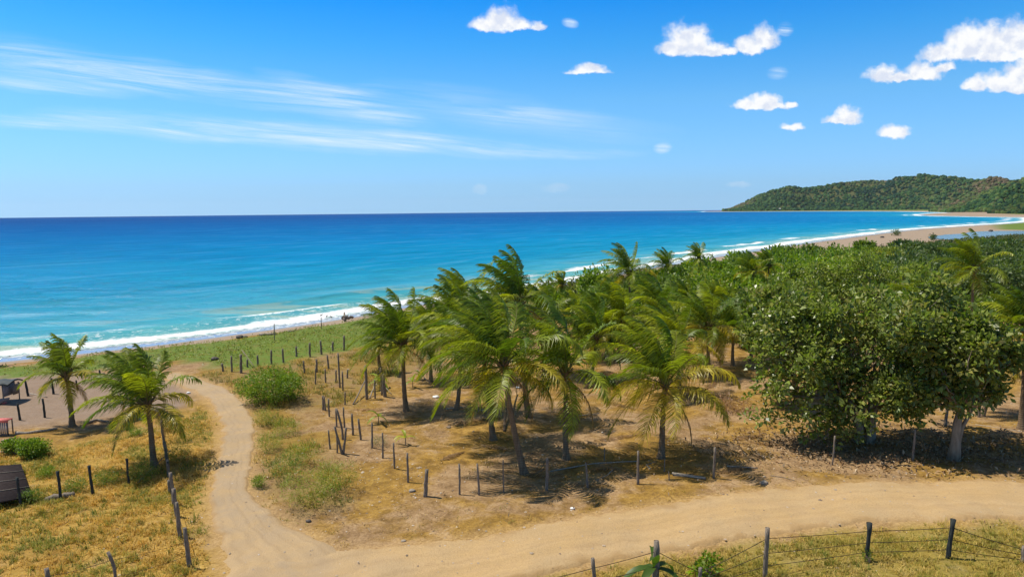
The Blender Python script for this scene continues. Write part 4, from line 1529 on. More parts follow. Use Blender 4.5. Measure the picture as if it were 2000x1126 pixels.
def single_post(xb, yb, xt, yt, wpx, label, group, seed, mat=None, bend=0.0, name='fence_post', parent=None, head=False):
    rng_ = np.random.default_rng(seed)
    b = G(xb, yb)
    m_ = mpp(b)
    h = tall(xb, yb, yt)
    mb, pts = post_mesh(b, h, wpx * m_ * 0.42, rng_, ((xt - xb) * m_, rng_.normal(0, .03)), bend * m_, head)
    loc = tuple(b) if parent is None else tuple(Vector(b) - parent.location)
    o = mb.build(name, mat or M_POST, parent, smooth=False, loc=loc)
    if parent is None:
        tag(o, label, 'fence post', group)
    return pts


def wires(parent, rows, r=0.007, sag=0.05, name='wire'):
    """rows: list of polylines of world points; one wire is one part"""
    for row in rows:
        mb = MB()
        pts = []
        for a, b in zip(row[:-1], row[1:]):
            a, b = Vector(a), Vector(b)
            for i_ in range(8):
                t = i_ / 8
                p = a.lerp(b, t)
                p.z -= sag * 4 * t * (1 - t)
                pts.append(p - parent.location)
        pts.append(Vector(row[-1]) - parent.location)
        mb.tube(pts, r, 4, cap=False)
        mb.build(name, M_WIRE, parent)


def at_frac(pts, f):
    i_ = f * (len(pts) - 1)
    a = int(min(i_, len(pts) - 2))
    return tuple(Vector(pts[a]).lerp(Vector(pts[a + 1]), i_ - a))


def wire_fence(name, label, posts, fracs, seed, mat=None, pre=None, post=None, r=0.007, sag=0.05, group=None):
    b0 = G(posts[0][0], posts[0][1])
    root = empty(name, b0)
    tag(root, label, 'fence', group)
    P_ = []
    for i_, q in enumerate(posts):
        mt = (mat[i_] if isinstance(mat, list) else mat)
        P_.append(single_post(q[0], q[1], q[2], q[3], q[4], None, None, seed + i_, mt, q[5] if len(q) > 5 else 0, 'post', root, head=(mt == M_POST_DARK)))
    rows = []
    for f in fracs:
        row = [at_frac(p, f) for p in P_]
        if pre:
            g = G(*pre)
            row = [(g.x, g.y, g.z + row[0][2] - P_[0][0][2] + 0.0)] + row
        if post:
            g = G(*post)
            row = row + [(g.x, g.y, g.z + row[-1][2] - P_[-1][0][2])]
        rows.append(row)
    wires(root, rows, r, sag)
    return root


wire_fence('roadside_fence', 'three strand wire fence along the near side of the dirt road, dark and brown posts',
           [(1166, 1180, 1157, 1088, 9), (1282, 1150, 1281, 1056, 15), (1367, 1152, 1367, 1108, 9), (1494, 1126, 1495, 1029, 11), (1693, 1093, 1694, 1019, 10), (1851, 1089, 1859, 1014, 10), (1998, 1096, 1999, 1066, 11)],
           [0.28, 0.52, 0.80], 600, [M_POST, M_POST, M_POST, M_POST, M_POST_DARK, M_POST_DARK, M_POST], pre=(1000, 1230), post=(2200, 1070), r=0.012, sag=0.018)
wire_fence('path_fence', 'wire fence of close set crooked posts running from the bushy palm down the path side',
           [(372, 1108, 364, 1030, 10), (352, 1050, 349, 980, 9), (346, 1008, 343, 953, 9), (340, 985, 337, 922, 8), (332, 963, 331, 936, 7), (331, 930, 329, 897, 7), (328, 905, 323, 862, 7), (323, 880, 318, 820, 6), (318, 830, 314, 795, 5)],
           [0.35, 0.75], 620, M_POST)
wire_fence('field_fence', 'low wire fence across the bottom left of the dry grass field, one post bent',
           [(98, 1190, 96, 1110, 11), (224, 1160, 217, 1077, 8, 7), (372, 1108, 366, 1045, 6)], [0.45, 0.82], 640, M_POST, pre=(-40, 1230), r=0.008)
wire_fence('cross_fence', 'thin fence with four dark posts between the weeds and the dry grass field',
           [(41, 988, 37, 932, 6), (119, 975, 116, 920, 6), (182, 966, 179, 908, 6), (252, 946, 251, 895, 5), (331, 930, 330, 900, 4)], [0.4, 0.85], 650, M_POST_DARK, pre=(-60, 1005), r=0.004)
LOT = [(39, 820, 37, 787, 5, 'leftmost post of the near row on the grey sand lot'), (88, 815, 86, 778, 5, 'second post from the left in the near row on the grey sand lot'),
       (137, 805, 134, 770, 5, 'post beside the small far left palm in the near row'), (222, 783, 221, 762, 4, 'post on the sand lot below the bushy palm fronds'),
       (55, 773, 52, 743, 5, 'post behind the dark beach shelter in the far row'), (105, 769, 102, 738, 5, 'post left of the small far left palm in the far row'),
       (152, 761, 150, 742, 4, 'leaning post just right of the small far left palm trunk'), (198, 748, 196, 722, 4, 'post at the right end of the far row on the sand lot')]
for i_, q in enumerate(LOT):
    single_post(*q[:5], q[5], 'posts of the grey sand lot', 700 + i_, M_POST_DARK)
FARP = [(436, 725, 709), (453, 726, 695), (471, 728, 692), (484, 717, 701), (504, 714, 693), (530, 711, 683), (554, 708, 680), (579, 696, 676), (605, 697, 669), (628, 692, 665), (650, 685, 667), (672, 684, 655)]
ORD = ['first', 'second', 'third', 'fourth', 'fifth', 'sixth', 'seventh', 'eighth', 'ninth', 'tenth', 'eleventh', 'twelfth']
for i_, (x, yb, yt) in enumerate(FARP):
    single_post(x, yb, x + (i_ % 3 - 1), yt, 4.5 if i_ not in (2,) else 6, '%s post from the left in the farthest row above the round bright bush' % ORD[i_], 'posts of the farthest row before the beach', 720 + i_)
MIDP = [(595, 729, 704, 4), (619, 726, 701, 4.5), (616, 750, 718, 3.5), (642, 720, 693, 4), (636, 747, 720, 3.5), (656, 746, 722, 4), (664, 757, 689, 4), (670, 762, 725, 4), (678, 738, 721, 4), (746, 771, 718, 4), (733, 778, 741, 4)]
for i_, (x, yb, yt, w) in enumerate(MIDP):
    single_post(x, yb, x + (i_ % 3 - 1) * 1.5, yt, w, '%s post from the left in the middle rows right of the round bright bush' % ORD[i_], 'posts of the middle rows', 740 + i_)
ONES = [
    (717, 780, 716, 713, 6.5, 'thick gate post with a leaning brace, left of the lone palm', 0), (752, 774, 750, 730, 8, 'thick double post just left of the lone palm', 0),
    (674, 790, 675, 765, 3.5, 'short thin post below the middle rows', 0), (631, 800, 632, 772, 4.5, 'short post at the left head of the near curved row', 0), (636, 801, 634, 774, 4, 'short post paired with its twin at the head of the near curved row', 0),
    (643, 813, 643, 778, 4, 'third short post at the head of the near curved row', 0), (658, 833, 657, 797, 4, 'thin post before the crooked post, near curved row', 0),
    (670, 858, 659, 797, 5, 'crooked curved post leaning left in the near curved row', 3), (673, 834, 672, 794, 4, 'straight thin post behind the crooked curved post', 0),
    (645, 876, 643, 839, 4, 'short lone post left of the forked posts', 0), (669, 886, 656, 831, 5.5, 'left leaning arm of the forked pair of posts', 0), (670, 885, 678, 834, 5.5, 'right leaning arm of the forked pair of posts', 0), (659, 884, 659, 845, 4, 'thin straight post at the left foot of the forked pair', 0),
    (690, 849, 689, 807, 5, 'first straight post right of the forked pair', 0), (705, 858, 702, 817, 5, 'second straight post right of the forked pair', 0), (727, 874, 728, 825, 4.5, 'post standing behind the pile of green twigs', 0),
    (748, 894, 749, 844, 4.5, 'post left of the small coconut seedling', 0), (771, 914, 770, 864, 4.5, 'post just below the small coconut seedling', 0), (797, 941, 797, 884, 5, 'thin tall post left of the thick stump like post', 0),
    (830, 969, 835, 916, 9.5, 'thick stump like post at the corner of the row nearest the road', 0), (898, 965, 898, 906, 5, 'first thin post right of the thick stump like post', 0), (936, 966, 933, 905, 5, 'second thin post right of the thick stump like post', 0),
    (984, 960, 983, 897, 3, 'very thin post left of the base of the largest front palm', 0), (1068, 957, 1069, 894, 7, 'thicker post in the shadow right of the largest front palm', 0), (1148, 951, 1145, 904, 5, 'slanting post below the straight palm', 0),
    (1180, 899, 1181, 874, 2.5, 'thin stick standing right of the straight palm base', 0), (1246, 945, 1246, 880, 6, 'pale post at the end of the fallen rail', 0), (1298, 920, 1298, 896, 2.5, 'thin stick below the right front palm base', 0),
    (1394, 933, 1394, 872, 5.5, 'pale post right of the right front palm', 0), (1307, 938, 1306, 920, 2.5, 'short stick beside the fallen grey board', 0), (1626, 908, 1628, 850, 4, 'reddish thin post left of the biggest broad tree shadow', 0),
    (1782, 898, 1784, 838, 5, 'post in the shade between the two broad trees', 0), (1846, 830, 1848, 790, 7, 'dark stump post left of the pale trunk of the right broad tree', 0), (1911, 814, 1912, 788, 7, 'short dark stump between the right broad tree and the cut palm', 0),
    (1801, 812, 1803, 784, 3, 'thin stick behind the shade of the broad trees', 0), (536, 664, 537, 632, 2.2, 'tall thin pole standing on the beach sand', 0), (628, 642, 628, 619, 1.8, 'thin pole at the surf edge', 0), (1391, 520, 1391, 494, 1.6, 'thin pole at the beach edge right of the round small palm', 0)]
for i_, q in enumerate(ONES):
    single_post(*q[:5], q[5], 'posts standing alone around the grove', 760 + i_, bend=q[6])


# ------------------------------------------------------------------ logs, branches, braces
def stick(name, pix, r0, r1, label, cat, seed, mat=None, lift=0.0, zs=None, group=None):
    """pix: pixels on the ground the piece passes over; zs heights above ground"""
    rng_ = np.random.default_rng(seed)
    pts = []
    for i_, p in enumerate(pix):
        g = G(*p)
        pts.append(Vector((g.x, g.y, g.z + r0 * .7 + lift + (zs[i_] if zs else 0))))
    b = pts[0].copy()
    fine = []
    for a, c in zip(pts[:-1], pts[1:]):
        for k in range(4):
            fine.append(a.lerp(c, k / 4) - b + Vector(rng_.normal(0, r0 * .25, 3)))
    fine.append(pts[-1] - b)
    mb = MB()
    mb.tube(fine, list(np.linspace(r0, r1, len(fine))), 8, rng=rng_, rough=0.08)
    o = mb.build(name, mat or M_DRIFT, loc=b)
    return tag(o, label, cat, group)


stick('fallen_rail', [(1074, 921), (1160, 905), (1246, 901)], .035, .03, 'long pale fallen rail ending at the pale post below the straight palm', 'log', 1)
stick('fallen_branch', [(1046, 926), (1056, 920), (1062, 915)], .03, .02, 'short fallen branch in the shade of the largest front palm', 'branch', 2, M_POST)
stick('fallen_branch', [(1270, 915), (1262, 908), (1278, 902)], .03, .015, 'curved fallen branch left of the right front palm base', 'branch', 3)
stick('fallen_branch', [(1200, 915), (1185, 928), (1165, 938)], .025, .015, 'thin branch lying behind the slanting post', 'branch', 33)
stick('fallen_branch', [(1420, 911), (1480, 914)], .035, .02, 'bleached stick lying right of the right front palm shadow', 'branch', 34)
stick('fallen_branch', [(1130, 812), (1170, 807)], .03, .02, 'pale stick behind the straight palm', 'branch', 35)
stick('fallen_branch', [(872, 799), (905, 796)], .05, .03, 'pale log lying behind the largest front palm fronds', 'branch', 36)
stick('fallen_branch', [(1905, 829), (1990, 842), (2060, 843)], .03, .02, 'long thin stick on the ground left of the cut palm', 'branch', 37)
stick('brace_pole', [(690, 790), (714, 762)], .05, .04, 'leaning brace against the thick gate post', 'pole', 4, M_POST, zs=[0, .7])
stick('brace_branch', [(722, 778), (732, 768), (746, 764), (765, 770)], .045, .02, 'crooked pale branch leaning right of the thick gate post', 'branch', 5, M_DRIFT, zs=[0, .55, .6, 0])
stick('brace_pole', [(473, 706), (497, 719)], .035, .03, 'brace slanting right from the third far post', 'pole', 6, M_POST, zs=[1.0, .1])
stick('brace_pole', [(815, 737), (840, 752)], .03, .02, 'thin slanting stick right of the lone palm trunk', 'pole', 61, M_POST, zs=[.6, .1])
stick('brace_pole', [(334, 890), (268, 946)], .022, .018, 'thin pole slanting down from the path fence to the cross fence', 'pole', 7, M_POST, zs=[.3, 0.05])
stick('dark_log', [(95, 976), (120, 973), (145, 968)], .13, .12, 'thick dark log at the foot of the cross fence', 'log', 8, M_POST)
stick('twisted_log', [(165, 828), (190, 822), (215, 826)], .10, .05, 'dark twisted log right of the small far left palm base', 'log', 9, M_POST)
stick('twisted_log', [(262, 812), (278, 820), (294, 812)], .07, .05, 'pale curved log beside the bushy palm', 'log', 10)
stick('driftwood', [(507, 655), (525, 654), (542, 653)], .16, .08, 'long reddish driftwood log on the beach sand', 'driftwood', 11)
stick('driftwood', [(562, 648), (585, 645)], .10, .05, 'small driftwood log right of the long one', 'driftwood', 12)
stick('driftwood', [(670, 627), (678, 626), (690, 624)], .3, .15, 'dark driftwood stump at the surf edge left of the lone palm', 'driftwood', 13, M_POST, zs=[.2, .3, 0])
stick('driftwood', [(674, 627), (673, 626)], .16, .10, 'upright dark snag of the driftwood stump', 'driftwood', 14, M_POST, zs=[0, 1.0])
stick('driftwood', [(60, 770), (92, 776)], .06, .03, 'bleached branch on the sand beside the dark shelter', 'driftwood', 15)
stick('sand_ridge_log', [(30, 848), (70, 845), (112, 838)], .10, .06, 'long low log at the near edge of the sand lot', 'log', 16)
stick('leaning_pole', [(3, 862), (30, 856)], .06, .05, 'pale pole lying across the left bushes, upper', 'pole', 17)
stick('leaning_pole', [(0, 885), (30, 879)], .06, .05, 'pale pole lying across the left bushes, lower', 'pole', 18)
stick('white_rail', [(168, 737), (205, 735)], .06, .06, 'bleached plank behind the far left palm crown', 'plank', 19, zs=[.2, .2])
stick('fallen_branch', [(1505, 929), (1530, 932), (1552, 938)], .02, .012, 'thin curved branch at the road edge right of the grove', 'branch', 38, M_POST)
stick('dead_sapling', [(985, 842), (990, 800), (995, 770)], .08, .05, 'greenish dead stem leaning on the largest front palm', 'dead stem', 39, M_TRUNK, zs=[0, .8, 1.2])
b = G(1345, 930)
mb = MB()
mb.box((0, 0, .05), 1.5, .22, .05, rot=Matrix.Rotation(math.radians(-16), 3, 'Z') @ Matrix.Rotation(math.radians(4), 3, 'Y'))
mb.box((-.1, .02, .02), 1.2, .12, .03, rot=Matrix.Rotation(math.radians(-12), 3, 'Z'))
o = mb.build('grey_board', M_STONE, loc=b)
tag(o, 'grey weathered board lying in the shadow below the right front palm', 'board')

# ------------------------------------------------------------------ fallen fronds on the soil
FF = [(875, 830, 0.4, 'behind the posts left of the front palms'), (1000, 880, 2.6, 'between the two leaning front palms'), (1160, 860, 0.2, 'right of the straight palm'), (1215, 915, 3.3, 'beside the pale fallen rail'),
      (1350, 880, 5.9, 'right of the right front palm base'), (1430, 860, 0.5, 'in the sun right of the right front palm'), (1530, 870, 2.9, 'at the left rim of the big tree shadow'), (930, 800, 5.5, 'behind the second front palm'),
      (1380, 760, 1.0, 'behind the right front palm'), (1460, 910, 3.6, 'near the road right of the grove'), (1100, 925, 3.0, 'in the shade below the straight palm'), (860, 900, 0.9, 'in the sun above the first thin posts'),
      (1600, 880, 0.3, 'in front of the big tree trunks'), (1900, 860, 0.2, 'right of the pale trunk'), (1240, 800, 2.2, 'left of the right front palm trunk'), (760, 800, 3.1, 'left of the lone palm base')]
for i_, (px, py, a_, wh) in enumerate(FF):
    rng_ = np.random.default_rng(i_ + 300)
    g = G(px, py)
    mb = MB()
    frond(mb, (0, 0, .05), a_, .12, rng_.uniform(1.6, 2.6), rng_, [(0.32, 0.20, 0.10), (0.42, 0.29, 0.17), (0.24, 0.15, 0.08)][i_ % 3], .35, .05, 26, (0.40, 0.27, 0.15), dead=True)
    mb.build_v = None
    V_ = np.concatenate(mb.V)
    gz_ = height(V_[:, 0] + g.x, V_[:, 1] + g.y) - g.z
    k_ = 0
    for arr in mb.V:
        zz = gz_[k_:k_ + len(arr)]
        arr[:, 2] = np.maximum(arr[:, 2] * .5, 0) + zz + .012 + .02 * rng_.uniform(0, 1, len(arr))
        k_ += len(arr)
    o = mb.build('fallen_frond', M_PALM, loc=g)
    tag(o, 'dry brown fallen frond ' + wh, 'fallen frond', 'dry fronds lying on the soil')

# ------------------------------------------------------------------ coconut seedlings


def seedling(px, py, h, seed, label, n_=5, col=(0.22, 0.30, 0.03), cat='seedling', name='coconut_seedling'):
    rng_ = np.random.default_rng(seed)
    b = G(px, py)
    root = empty(name, b)
    tag(root, label, cat)
    sb = MB()
    sb.tube([(0, 0, -.05), (.01, 0, h * .25), (0, .01, h * .45)], [.03, .028, .02], 7, (0.3, 0.22, 0.1))
    sb.build('stem', M_BARK, root)
    lf = MB()
    for k in range(n_):
        a = k * GOLD + seed
        el = math.radians([70, 55, 35, 20, 10, 45, 25][k % 7])
        d = np.array([math.cos(a) * math.cos(el), math.sin(a) * math.cos(el), math.sin(el)])
        p = np.array([0, 0, h * .4])
        s_ = np.array([-math.sin(a), math.cos(a), 0])
        V, Fq = [], []
        for i_ in range(7):
            t = i_ / 6
            w = h * .085 * math.sin(math.pi * min(.97, .12 + .85 * t)) + .004
            V += [tuple(p - s_ * w), tuple(p), tuple(p + s_ * w)]
            V[-3] = tuple(np.array(V[-3]) + [0, 0, w * .4])
            V[-1] = tuple(np.array(V[-1]) + [0, 0, w * .4])
            d = nrm_(d + np.array([0, 0, -.28]) + np.array(WIND) * .08)
            p = p + d * h * .13
            if i_:
                q = (i_ - 1) * 3
                Fq += [(q, q + 1, q + 4, q + 3), (q + 1, q + 2, q + 5, q + 4)]
        lf.add(V, Fq, np.array(col) * rng_.uniform(.8, 1.2))
    lf.build('leaves', M_SHRUB, root)


seedling(739, 827, 1.1, 3, 'coconut seedling behind the curved row of posts')
seedling(792, 869, 1.0, 8, 'yellow green coconut seedling right of the curved row of posts', n_=4, col=(0.33, 0.38, 0.03))
seedling(1278, 1150, 1.75, 5, 'dark spiky young palm growing against the thick roadside fence post', n_=7, col=(0.06, 0.12, 0.02), cat='young palm', name='young_palm')
seedling(806, 757, 1.1, 12, 'bright banana like sprout right of the lone palm', n_=5)
seedling(742, 762, 1.6, 15, 'bright sprout between the two thick posts', n_=6, col=(0.25, 0.32, 0.03))
seedling(820, 742, 1.2, 19, 'pale sprout farther right of the lone palm', n_=5)
shrub((1378, 1128), 34, 50, 901, 'leafy green climber on the short roadside fence post', 'bright', 60, 0.13, 6, depth=.5, aspect=.6, lobes=5, name='climbing_plant', cat='plant')
shrub((1695, 1096), 9, 24, 902, 'small dark plant at the foot of the dark roadside post', 'mid', 20, 0.09, 5, aspect=.4, lobes=3, name='small_plant', cat='plant')
shrub((738, 868), 20, 16, 903, 'low pile of grey green cut twigs between the posts', [(0.22, 0.24, 0.12), (0.30, 0.27, 0.16)], 60, 0.12, 7, aspect=.14, lobes=4, name='twig_pile', cat='twigs', stems=False)
shrub((1430, 800), 46, 22, 904, 'pinkish heap of dead fronds right of the right front palm', [(0.42, 0.27, 0.19), (0.33, 0.2, 0.13)], 130, 0.3, 7, aspect=.10, lobes=5, name='dead_frond_heap', cat='dead fronds', stems=False)
shrub((1750, 460), 11, 12, 905, 'green bush standing alone on the far beach', 'grey', 80, 0.5, 7, name='beach_bush', cat='bush', stems=False)
shrub((1822, 469), 6, 12, 906, 'small upright bush at the lagoon shore', 'grey', 60, 0.5, 7, name='beach_bush', cat='bush', stems=False)

# ------------------------------------------------------------------ rocks, litter


def rock(px, py, s_, label, seed, mat=M_STONE, name='stone', cat='stone', group=None, sq=0.6):
    rng_ = np.random.default_rng(seed)
    b = G(px, py)
    V, Fq = [], []
    n1, n2 = 6, 8
    for i_ in range(n1 + 1):
        for j in range(n2):
            th, ph_ = math.pi * i_ / n1, 2 * math.pi * j / n2
            r = s_ * (1 + rng_.uniform(-.18, .18))
            V.append((r * math.sin(th) * math.cos(ph_) * 1.2, r * math.sin(th) * math.sin(ph_), r * math.cos(th) * sq))
    for i_ in range(n1):
        for j in range(n2):
            j2 = (j + 1) % n2
            Fq.append((i_ * n2 + j, (i_ + 1) * n2 + j, (i_ + 1) * n2 + j2, i_ * n2 + j2))
    o = mesh_np(name, V, Fq, mat, smooth=False, loc=(b.x, b.y, b.z + s_ * sq * .55))
    return tag(o, label, cat, group)


rock(805, 959, .13, 'round pale stone left of the thick stump like post', 1)
rock(602, 1018, .10, 'dark stone at the inner corner where path and road meet', 2, M_ROCK)
rock(788, 1056, .09, 'flat pale stone near the upper road edge', 3, sq=.4)
rock(1118, 993, .09, 'white stone at the edge of the shadow above the road', 4, M_WHITE, sq=.5)
rock(1492, 944, .16, 'pale stone beside the road right of the grove', 5)
rock(687, 1100, .06, 'small dark stone on the lower road', 6, M_ROCK)
rock(995, 1086, .08, 'white scrap lying in the middle of the road', 7, M_WHITE, 'white_scrap', 'litter', sq=.3)
rock(852, 776, .20, 'crumpled white bag behind the fronds of the largest front palm', 8, M_WHITE, 'plastic_bag', 'bag', sq=.5)
rock(1012, 757, .16, 'white crumpled litter behind the largest front palm trunk', 18, M_WHITE, 'plastic_litter', 'litter', sq=.4)
rock(368, 768, .12, 'white bottle like scrap on the narrow path', 9, M_WHITE, 'white_scrap', 'litter', sq=.7)
for i_, (x, y, s_, lb) in enumerate([(18, 698, .3, 'dark rock in the surf at the far left edge'), (24, 694, .3, 'second dark rock in the surf at the far left'), (41, 692, .28, 'dark rock in the surf left of the far left palm'),
                                     (53, 694, .22, 'small dark rock in the surf right of its neighbour'), (468, 660, .35, 'dark rock at the vine edge of the beach, left of the driftwood'), (479, 659, .25, 'small dark rock next to the one at the vine edge'),
                                     (420, 702, .28, 'flat dark rock among the beach vines'), (1723, 464, .8, 'dark rock left of the lone bush on the far beach'), (1935, 452, 1.1, 'dark rock at the mouth of the lagoon')]):
    rock(x, y, s_, lb, 50 + i_, M_ROCK, 'dark_rock', 'rock', 'dark rocks along the shore')
for i_, (x, y, lb) in enumerate([(627, 618, 'small bird in the foam, leftmost of three'), (638, 620, 'small bird in the foam, middle of three'), (647, 621, 'small bird in the foam, rightmost of three')]):
    g = unproject(x, y, SEA_Z)
    mb = MB()
    mb.tube([(-.32, 0, .22), (-.1, 0, .26), (.15, 0, .34), (.3, 0, .44)], [.03, .13, .15, .05], 8, (.2, .15, .1))
    mb.tube([(.27, 0, .38), (.36, 0, .55), (.42, 0, .56), (.56, 0, .54)], [.05, .05, .055, .015], 6, (.2, .15, .1))
    mb.tube([(0, .04, .25), (0, .04, -.02)], .015, 4, (.2, .15, .1))
    mb.tube([(0, -.04, .25), (0, -.04, -.02)], .015, 4, (.2, .15, .1))
    o = mb.build('seabird', M_ROCK, loc=(g[0], g[1], SEA_Z + 0.02))
    o.rotation_euler = (0, 0, i_ * 1.3)
    o.scale = (.6, .6, .6)
    tag(o, lb, 'bird', 'birds standing in the foam')

# ------------------------------------------------------------------ huts on the left


def local_box(mb, p, q, thick, c=(1, 1, 1)):
    pass


b = G(14, 783)
root = empty('beach_shelter', b)
tag(root, 'low dark tarp shelter on posts at the left edge of the sand lot', 'shelter')
for (x, y, h) in ((-1.3, -.5, 1.25), (-.25, -.6, 1.3), (.15, -.55, 1.25), (.45, .55, 1.2), (-1.2, .6, 1.2)):
    mb = MB()
    mb.tube([(x, y, -.1), (x + .02, y, h / 2), (x, y, h)], .04, 7)
    mb.build('post', M_POST, root)
mb = MB()
V, Fq = [], []
for i_ in range(9):
    for j in range(7):
        x = -1.6 + 2.25 * i_ / 8
        y = -.75 + 1.5 * j / 6
        V.append((x, y, 1.32 + .14 * math.sin(math.pi * j / 6) + .04 * math.sin(i_ * 2.1 + j)))
nV = len(V)
V += [(a, b_, c - .10) for a, b_, c in V]
for i_ in range(8):
    for j in range(6):
        q = (i_ * 7 + j, (i_ + 1) * 7 + j, (i_ + 1) * 7 + j + 1, i_ * 7 + j + 1)
        Fq += [q, tuple(v + nV for v in q[::-1])]
for i_ in range(8):
    for j in (0, 6):
        a, c = i_ * 7 + j, (i_ + 1) * 7 + j
        Fq.append((a, c, c + nV, a + nV))
for j in range(6):
    for i_ in (0, 8):
        a, c = i_ * 7 + j, i_ * 7 + j + 1
        Fq.append((a, c, c + nV, a + nV))
mesh_np('tarp_roof', V, Fq, M_TARP, root)
mb = MB()
mb.box((.28, -.1, .85), .04, 1.1, .8)
mb.build('side_sheet', M_SHEET, root)
mb = MB()
mb.box((.62, .1, .82), .06, .5, .72, rot=Matrix.Rotation(.2, 3, 'Y'))
mb.build('hanging_flap', M_POST, root)
mb = MB()
mb.tube([(-1.3, -.6, .34), (-.6, -.7, .2), (.1, -.7, .18), (.6, -.6, .36)], [.04, .16, .18, .05], 8)
mb.build('hammock', M_SHEET, root, smooth=True)
mb = MB()
mb.box((.1, -.62, .06), .5, .2, .1)
mb.build('red_crate', M_RED, root)
# red slatted stand
b = G(4, 848)
root = empty('slatted_stand', b)
tag(root, 'small stand with faded red top and wooden slats at the left edge', 'stand')
mb = MB()
mb.box((0, 0, .86), 1.0, .5, .05)
mb.box((0, -.2, .80), 1.04, .10, .08)
mb.build('tabletop', M_RED, root)
mb = MB()
for k in range(9):
    mb.box((-.44 + .11 * k, -.2, .38), .06, .03, .76)
mb.build('slat_front', M_SHEET, root)
for sx in (-.46, .46):
    for sy in (-.2, .2):
        mb = MB()
        mb.box((sx, sy + (.04 if sy > 0 else .045), .40), .05, .05, .83)
        mb.build('leg', M_POST, root)
# low flat dark sheet on short posts at the left edge
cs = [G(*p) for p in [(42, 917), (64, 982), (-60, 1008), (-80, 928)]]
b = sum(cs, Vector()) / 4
root = empty('low_dark_sheet', b)
tag(root, 'low flat dark sheet on short posts at the left edge by the cross fence', 'shed')
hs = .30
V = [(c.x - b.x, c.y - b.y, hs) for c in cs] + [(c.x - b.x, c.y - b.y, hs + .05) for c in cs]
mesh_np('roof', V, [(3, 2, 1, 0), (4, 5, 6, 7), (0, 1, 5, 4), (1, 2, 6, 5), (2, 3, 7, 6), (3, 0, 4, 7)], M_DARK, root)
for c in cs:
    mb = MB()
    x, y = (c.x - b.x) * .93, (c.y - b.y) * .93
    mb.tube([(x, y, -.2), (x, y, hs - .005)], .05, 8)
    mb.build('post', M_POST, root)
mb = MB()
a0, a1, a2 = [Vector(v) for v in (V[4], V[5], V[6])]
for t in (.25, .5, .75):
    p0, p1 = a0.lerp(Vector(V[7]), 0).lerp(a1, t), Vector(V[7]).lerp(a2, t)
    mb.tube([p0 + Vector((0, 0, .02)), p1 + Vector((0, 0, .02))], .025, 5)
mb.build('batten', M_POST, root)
# white house on the headland
d = 4050
u_ = pdir(1523, 409)
p = Vector((u_.x / u_.y * d, d, 0))
p.z = CAM_H + u_.z / u_.y * d - 4
mb = MB()
mb.box((0, 0, 4), 12, 8, 8)
V = [(-6.5, -4.5, 8.02), (6.5, -4.5, 8.02), (6.5, 4.5, 8.02), (-6.5, 4.5, 8.02), (-5, 0, 11), (5, 0, 11)]
root = empty('white_house', p)
tag(root, 'tiny white house at the foot of the far headland', 'house')
mb.build('wall', M_WALL, root)
mb2 = MB()
mb2.add(V, [(0, 1, 5, 4), (2, 3, 4, 5), (3, 0, 4, 4), (1, 2, 5, 5), (3, 2, 1, 0)])
mb2.build('roof', M_WALL, root)


# ------------------------------------------------------------------ ground cover, grass, litter (uncountable stuff)
def scatter(n_, x0, x1, y0, y1, fn, rng_):
    """fn(P)-> keep probability"""
    P_ = np.stack([rng_.uniform(x0, x1, n_), rng_.uniform(y0, y1, n_)], 1)
    k = rng_.uniform(0, 1, n_) < fn(P_)
    P_ = P_[k]
    z = height(P_[:, 0], P_[:, 1])
    return np.column_stack([P_, z])


def in_view(P_):
    d = np.column_stack([P_, np.zeros(len(P_))]) - np.array([0, 0, CAM_H])
    z = d @ np.array(Fv)
    x = 1000 + F_PX * (d @ np.array(Rv)) / z
    y = 563 - F_PX * (d @ np.array(Uv)) / z
    return (z > 0) & (x > -250) & (x < 2250) & (y < 1300)


def blades(name, P_, per, h, w, spread, cols, rng_, lean=0.5, label=None, cat='grass', wind=0.15):
    M_ = len(P_)
    B = np.repeat(P_, per, 0)
    n_ = len(B)
    B = B + np.column_stack([rng_.normal(0, spread, (n_, 2)), np.full(n_, -.01)])
    hh_ = h * np.repeat(rng_.lognormal(0, .3, M_), per) * rng_.uniform(.6, 1.2, n_)
    a = rng_.uniform(0, 2 * math.pi, n_)
    ln = np.abs(rng_.normal(lean, lean * .5, n_))
    d = np.column_stack([np.cos(a) * ln - wind, np.sin(a) * ln, np.ones(n_)])
    d = nrm_(d)
    s_ = np.column_stack([-np.sin(a), np.cos(a), np.zeros(n_)])
    mid = B + d * hh_[:, None] * .55
    tip = mid + nrm_(d + np.column_stack([np.cos(a) * .6, np.sin(a) * .6, -.35 * np.ones(n_)])) * hh_[:, None] * .5
    ww = (w * rng_.uniform(.7, 1.3, n_))[:, None]
    V = np.stack([B - s_ * ww, B + s_ * ww, mid + s_ * ww * .8, mid - s_ * ww * .8, tip], 1)
    i_ = np.arange(n_)[:, None] * 5
    F1 = i_ + np.array([0, 1, 2])
    F2 = i_ + np.array([0, 2, 3])
    F3 = i_ + np.array([3, 2, 4])
    cols = np.array(cols)
    pn = np.array([mnoise.noise(Vector((a * .45, b * .45, 5.0))) for a, b, _z in P_]) + rng_.normal(0, .22, M_)
    ci_ = np.clip(((pn + .5) * len(cols)).astype(int), 0, len(cols) - 1)
    c_ = cols[np.repeat(ci_, per)] * rng_.uniform(.7, 1.3, (n_, 1))
    o = mesh_np(name, V.reshape(-1, 3), np.concatenate([F1, F2, F3]), M_GRASS, col=np.repeat(c_, 5, 0))
    return tag(o, label, cat, kind='stuff')


def nfield(P_, s_, seed):
    return np.array([mnoise.noise(Vector((a * s_, b * s_, seed))) for a, b in P_])


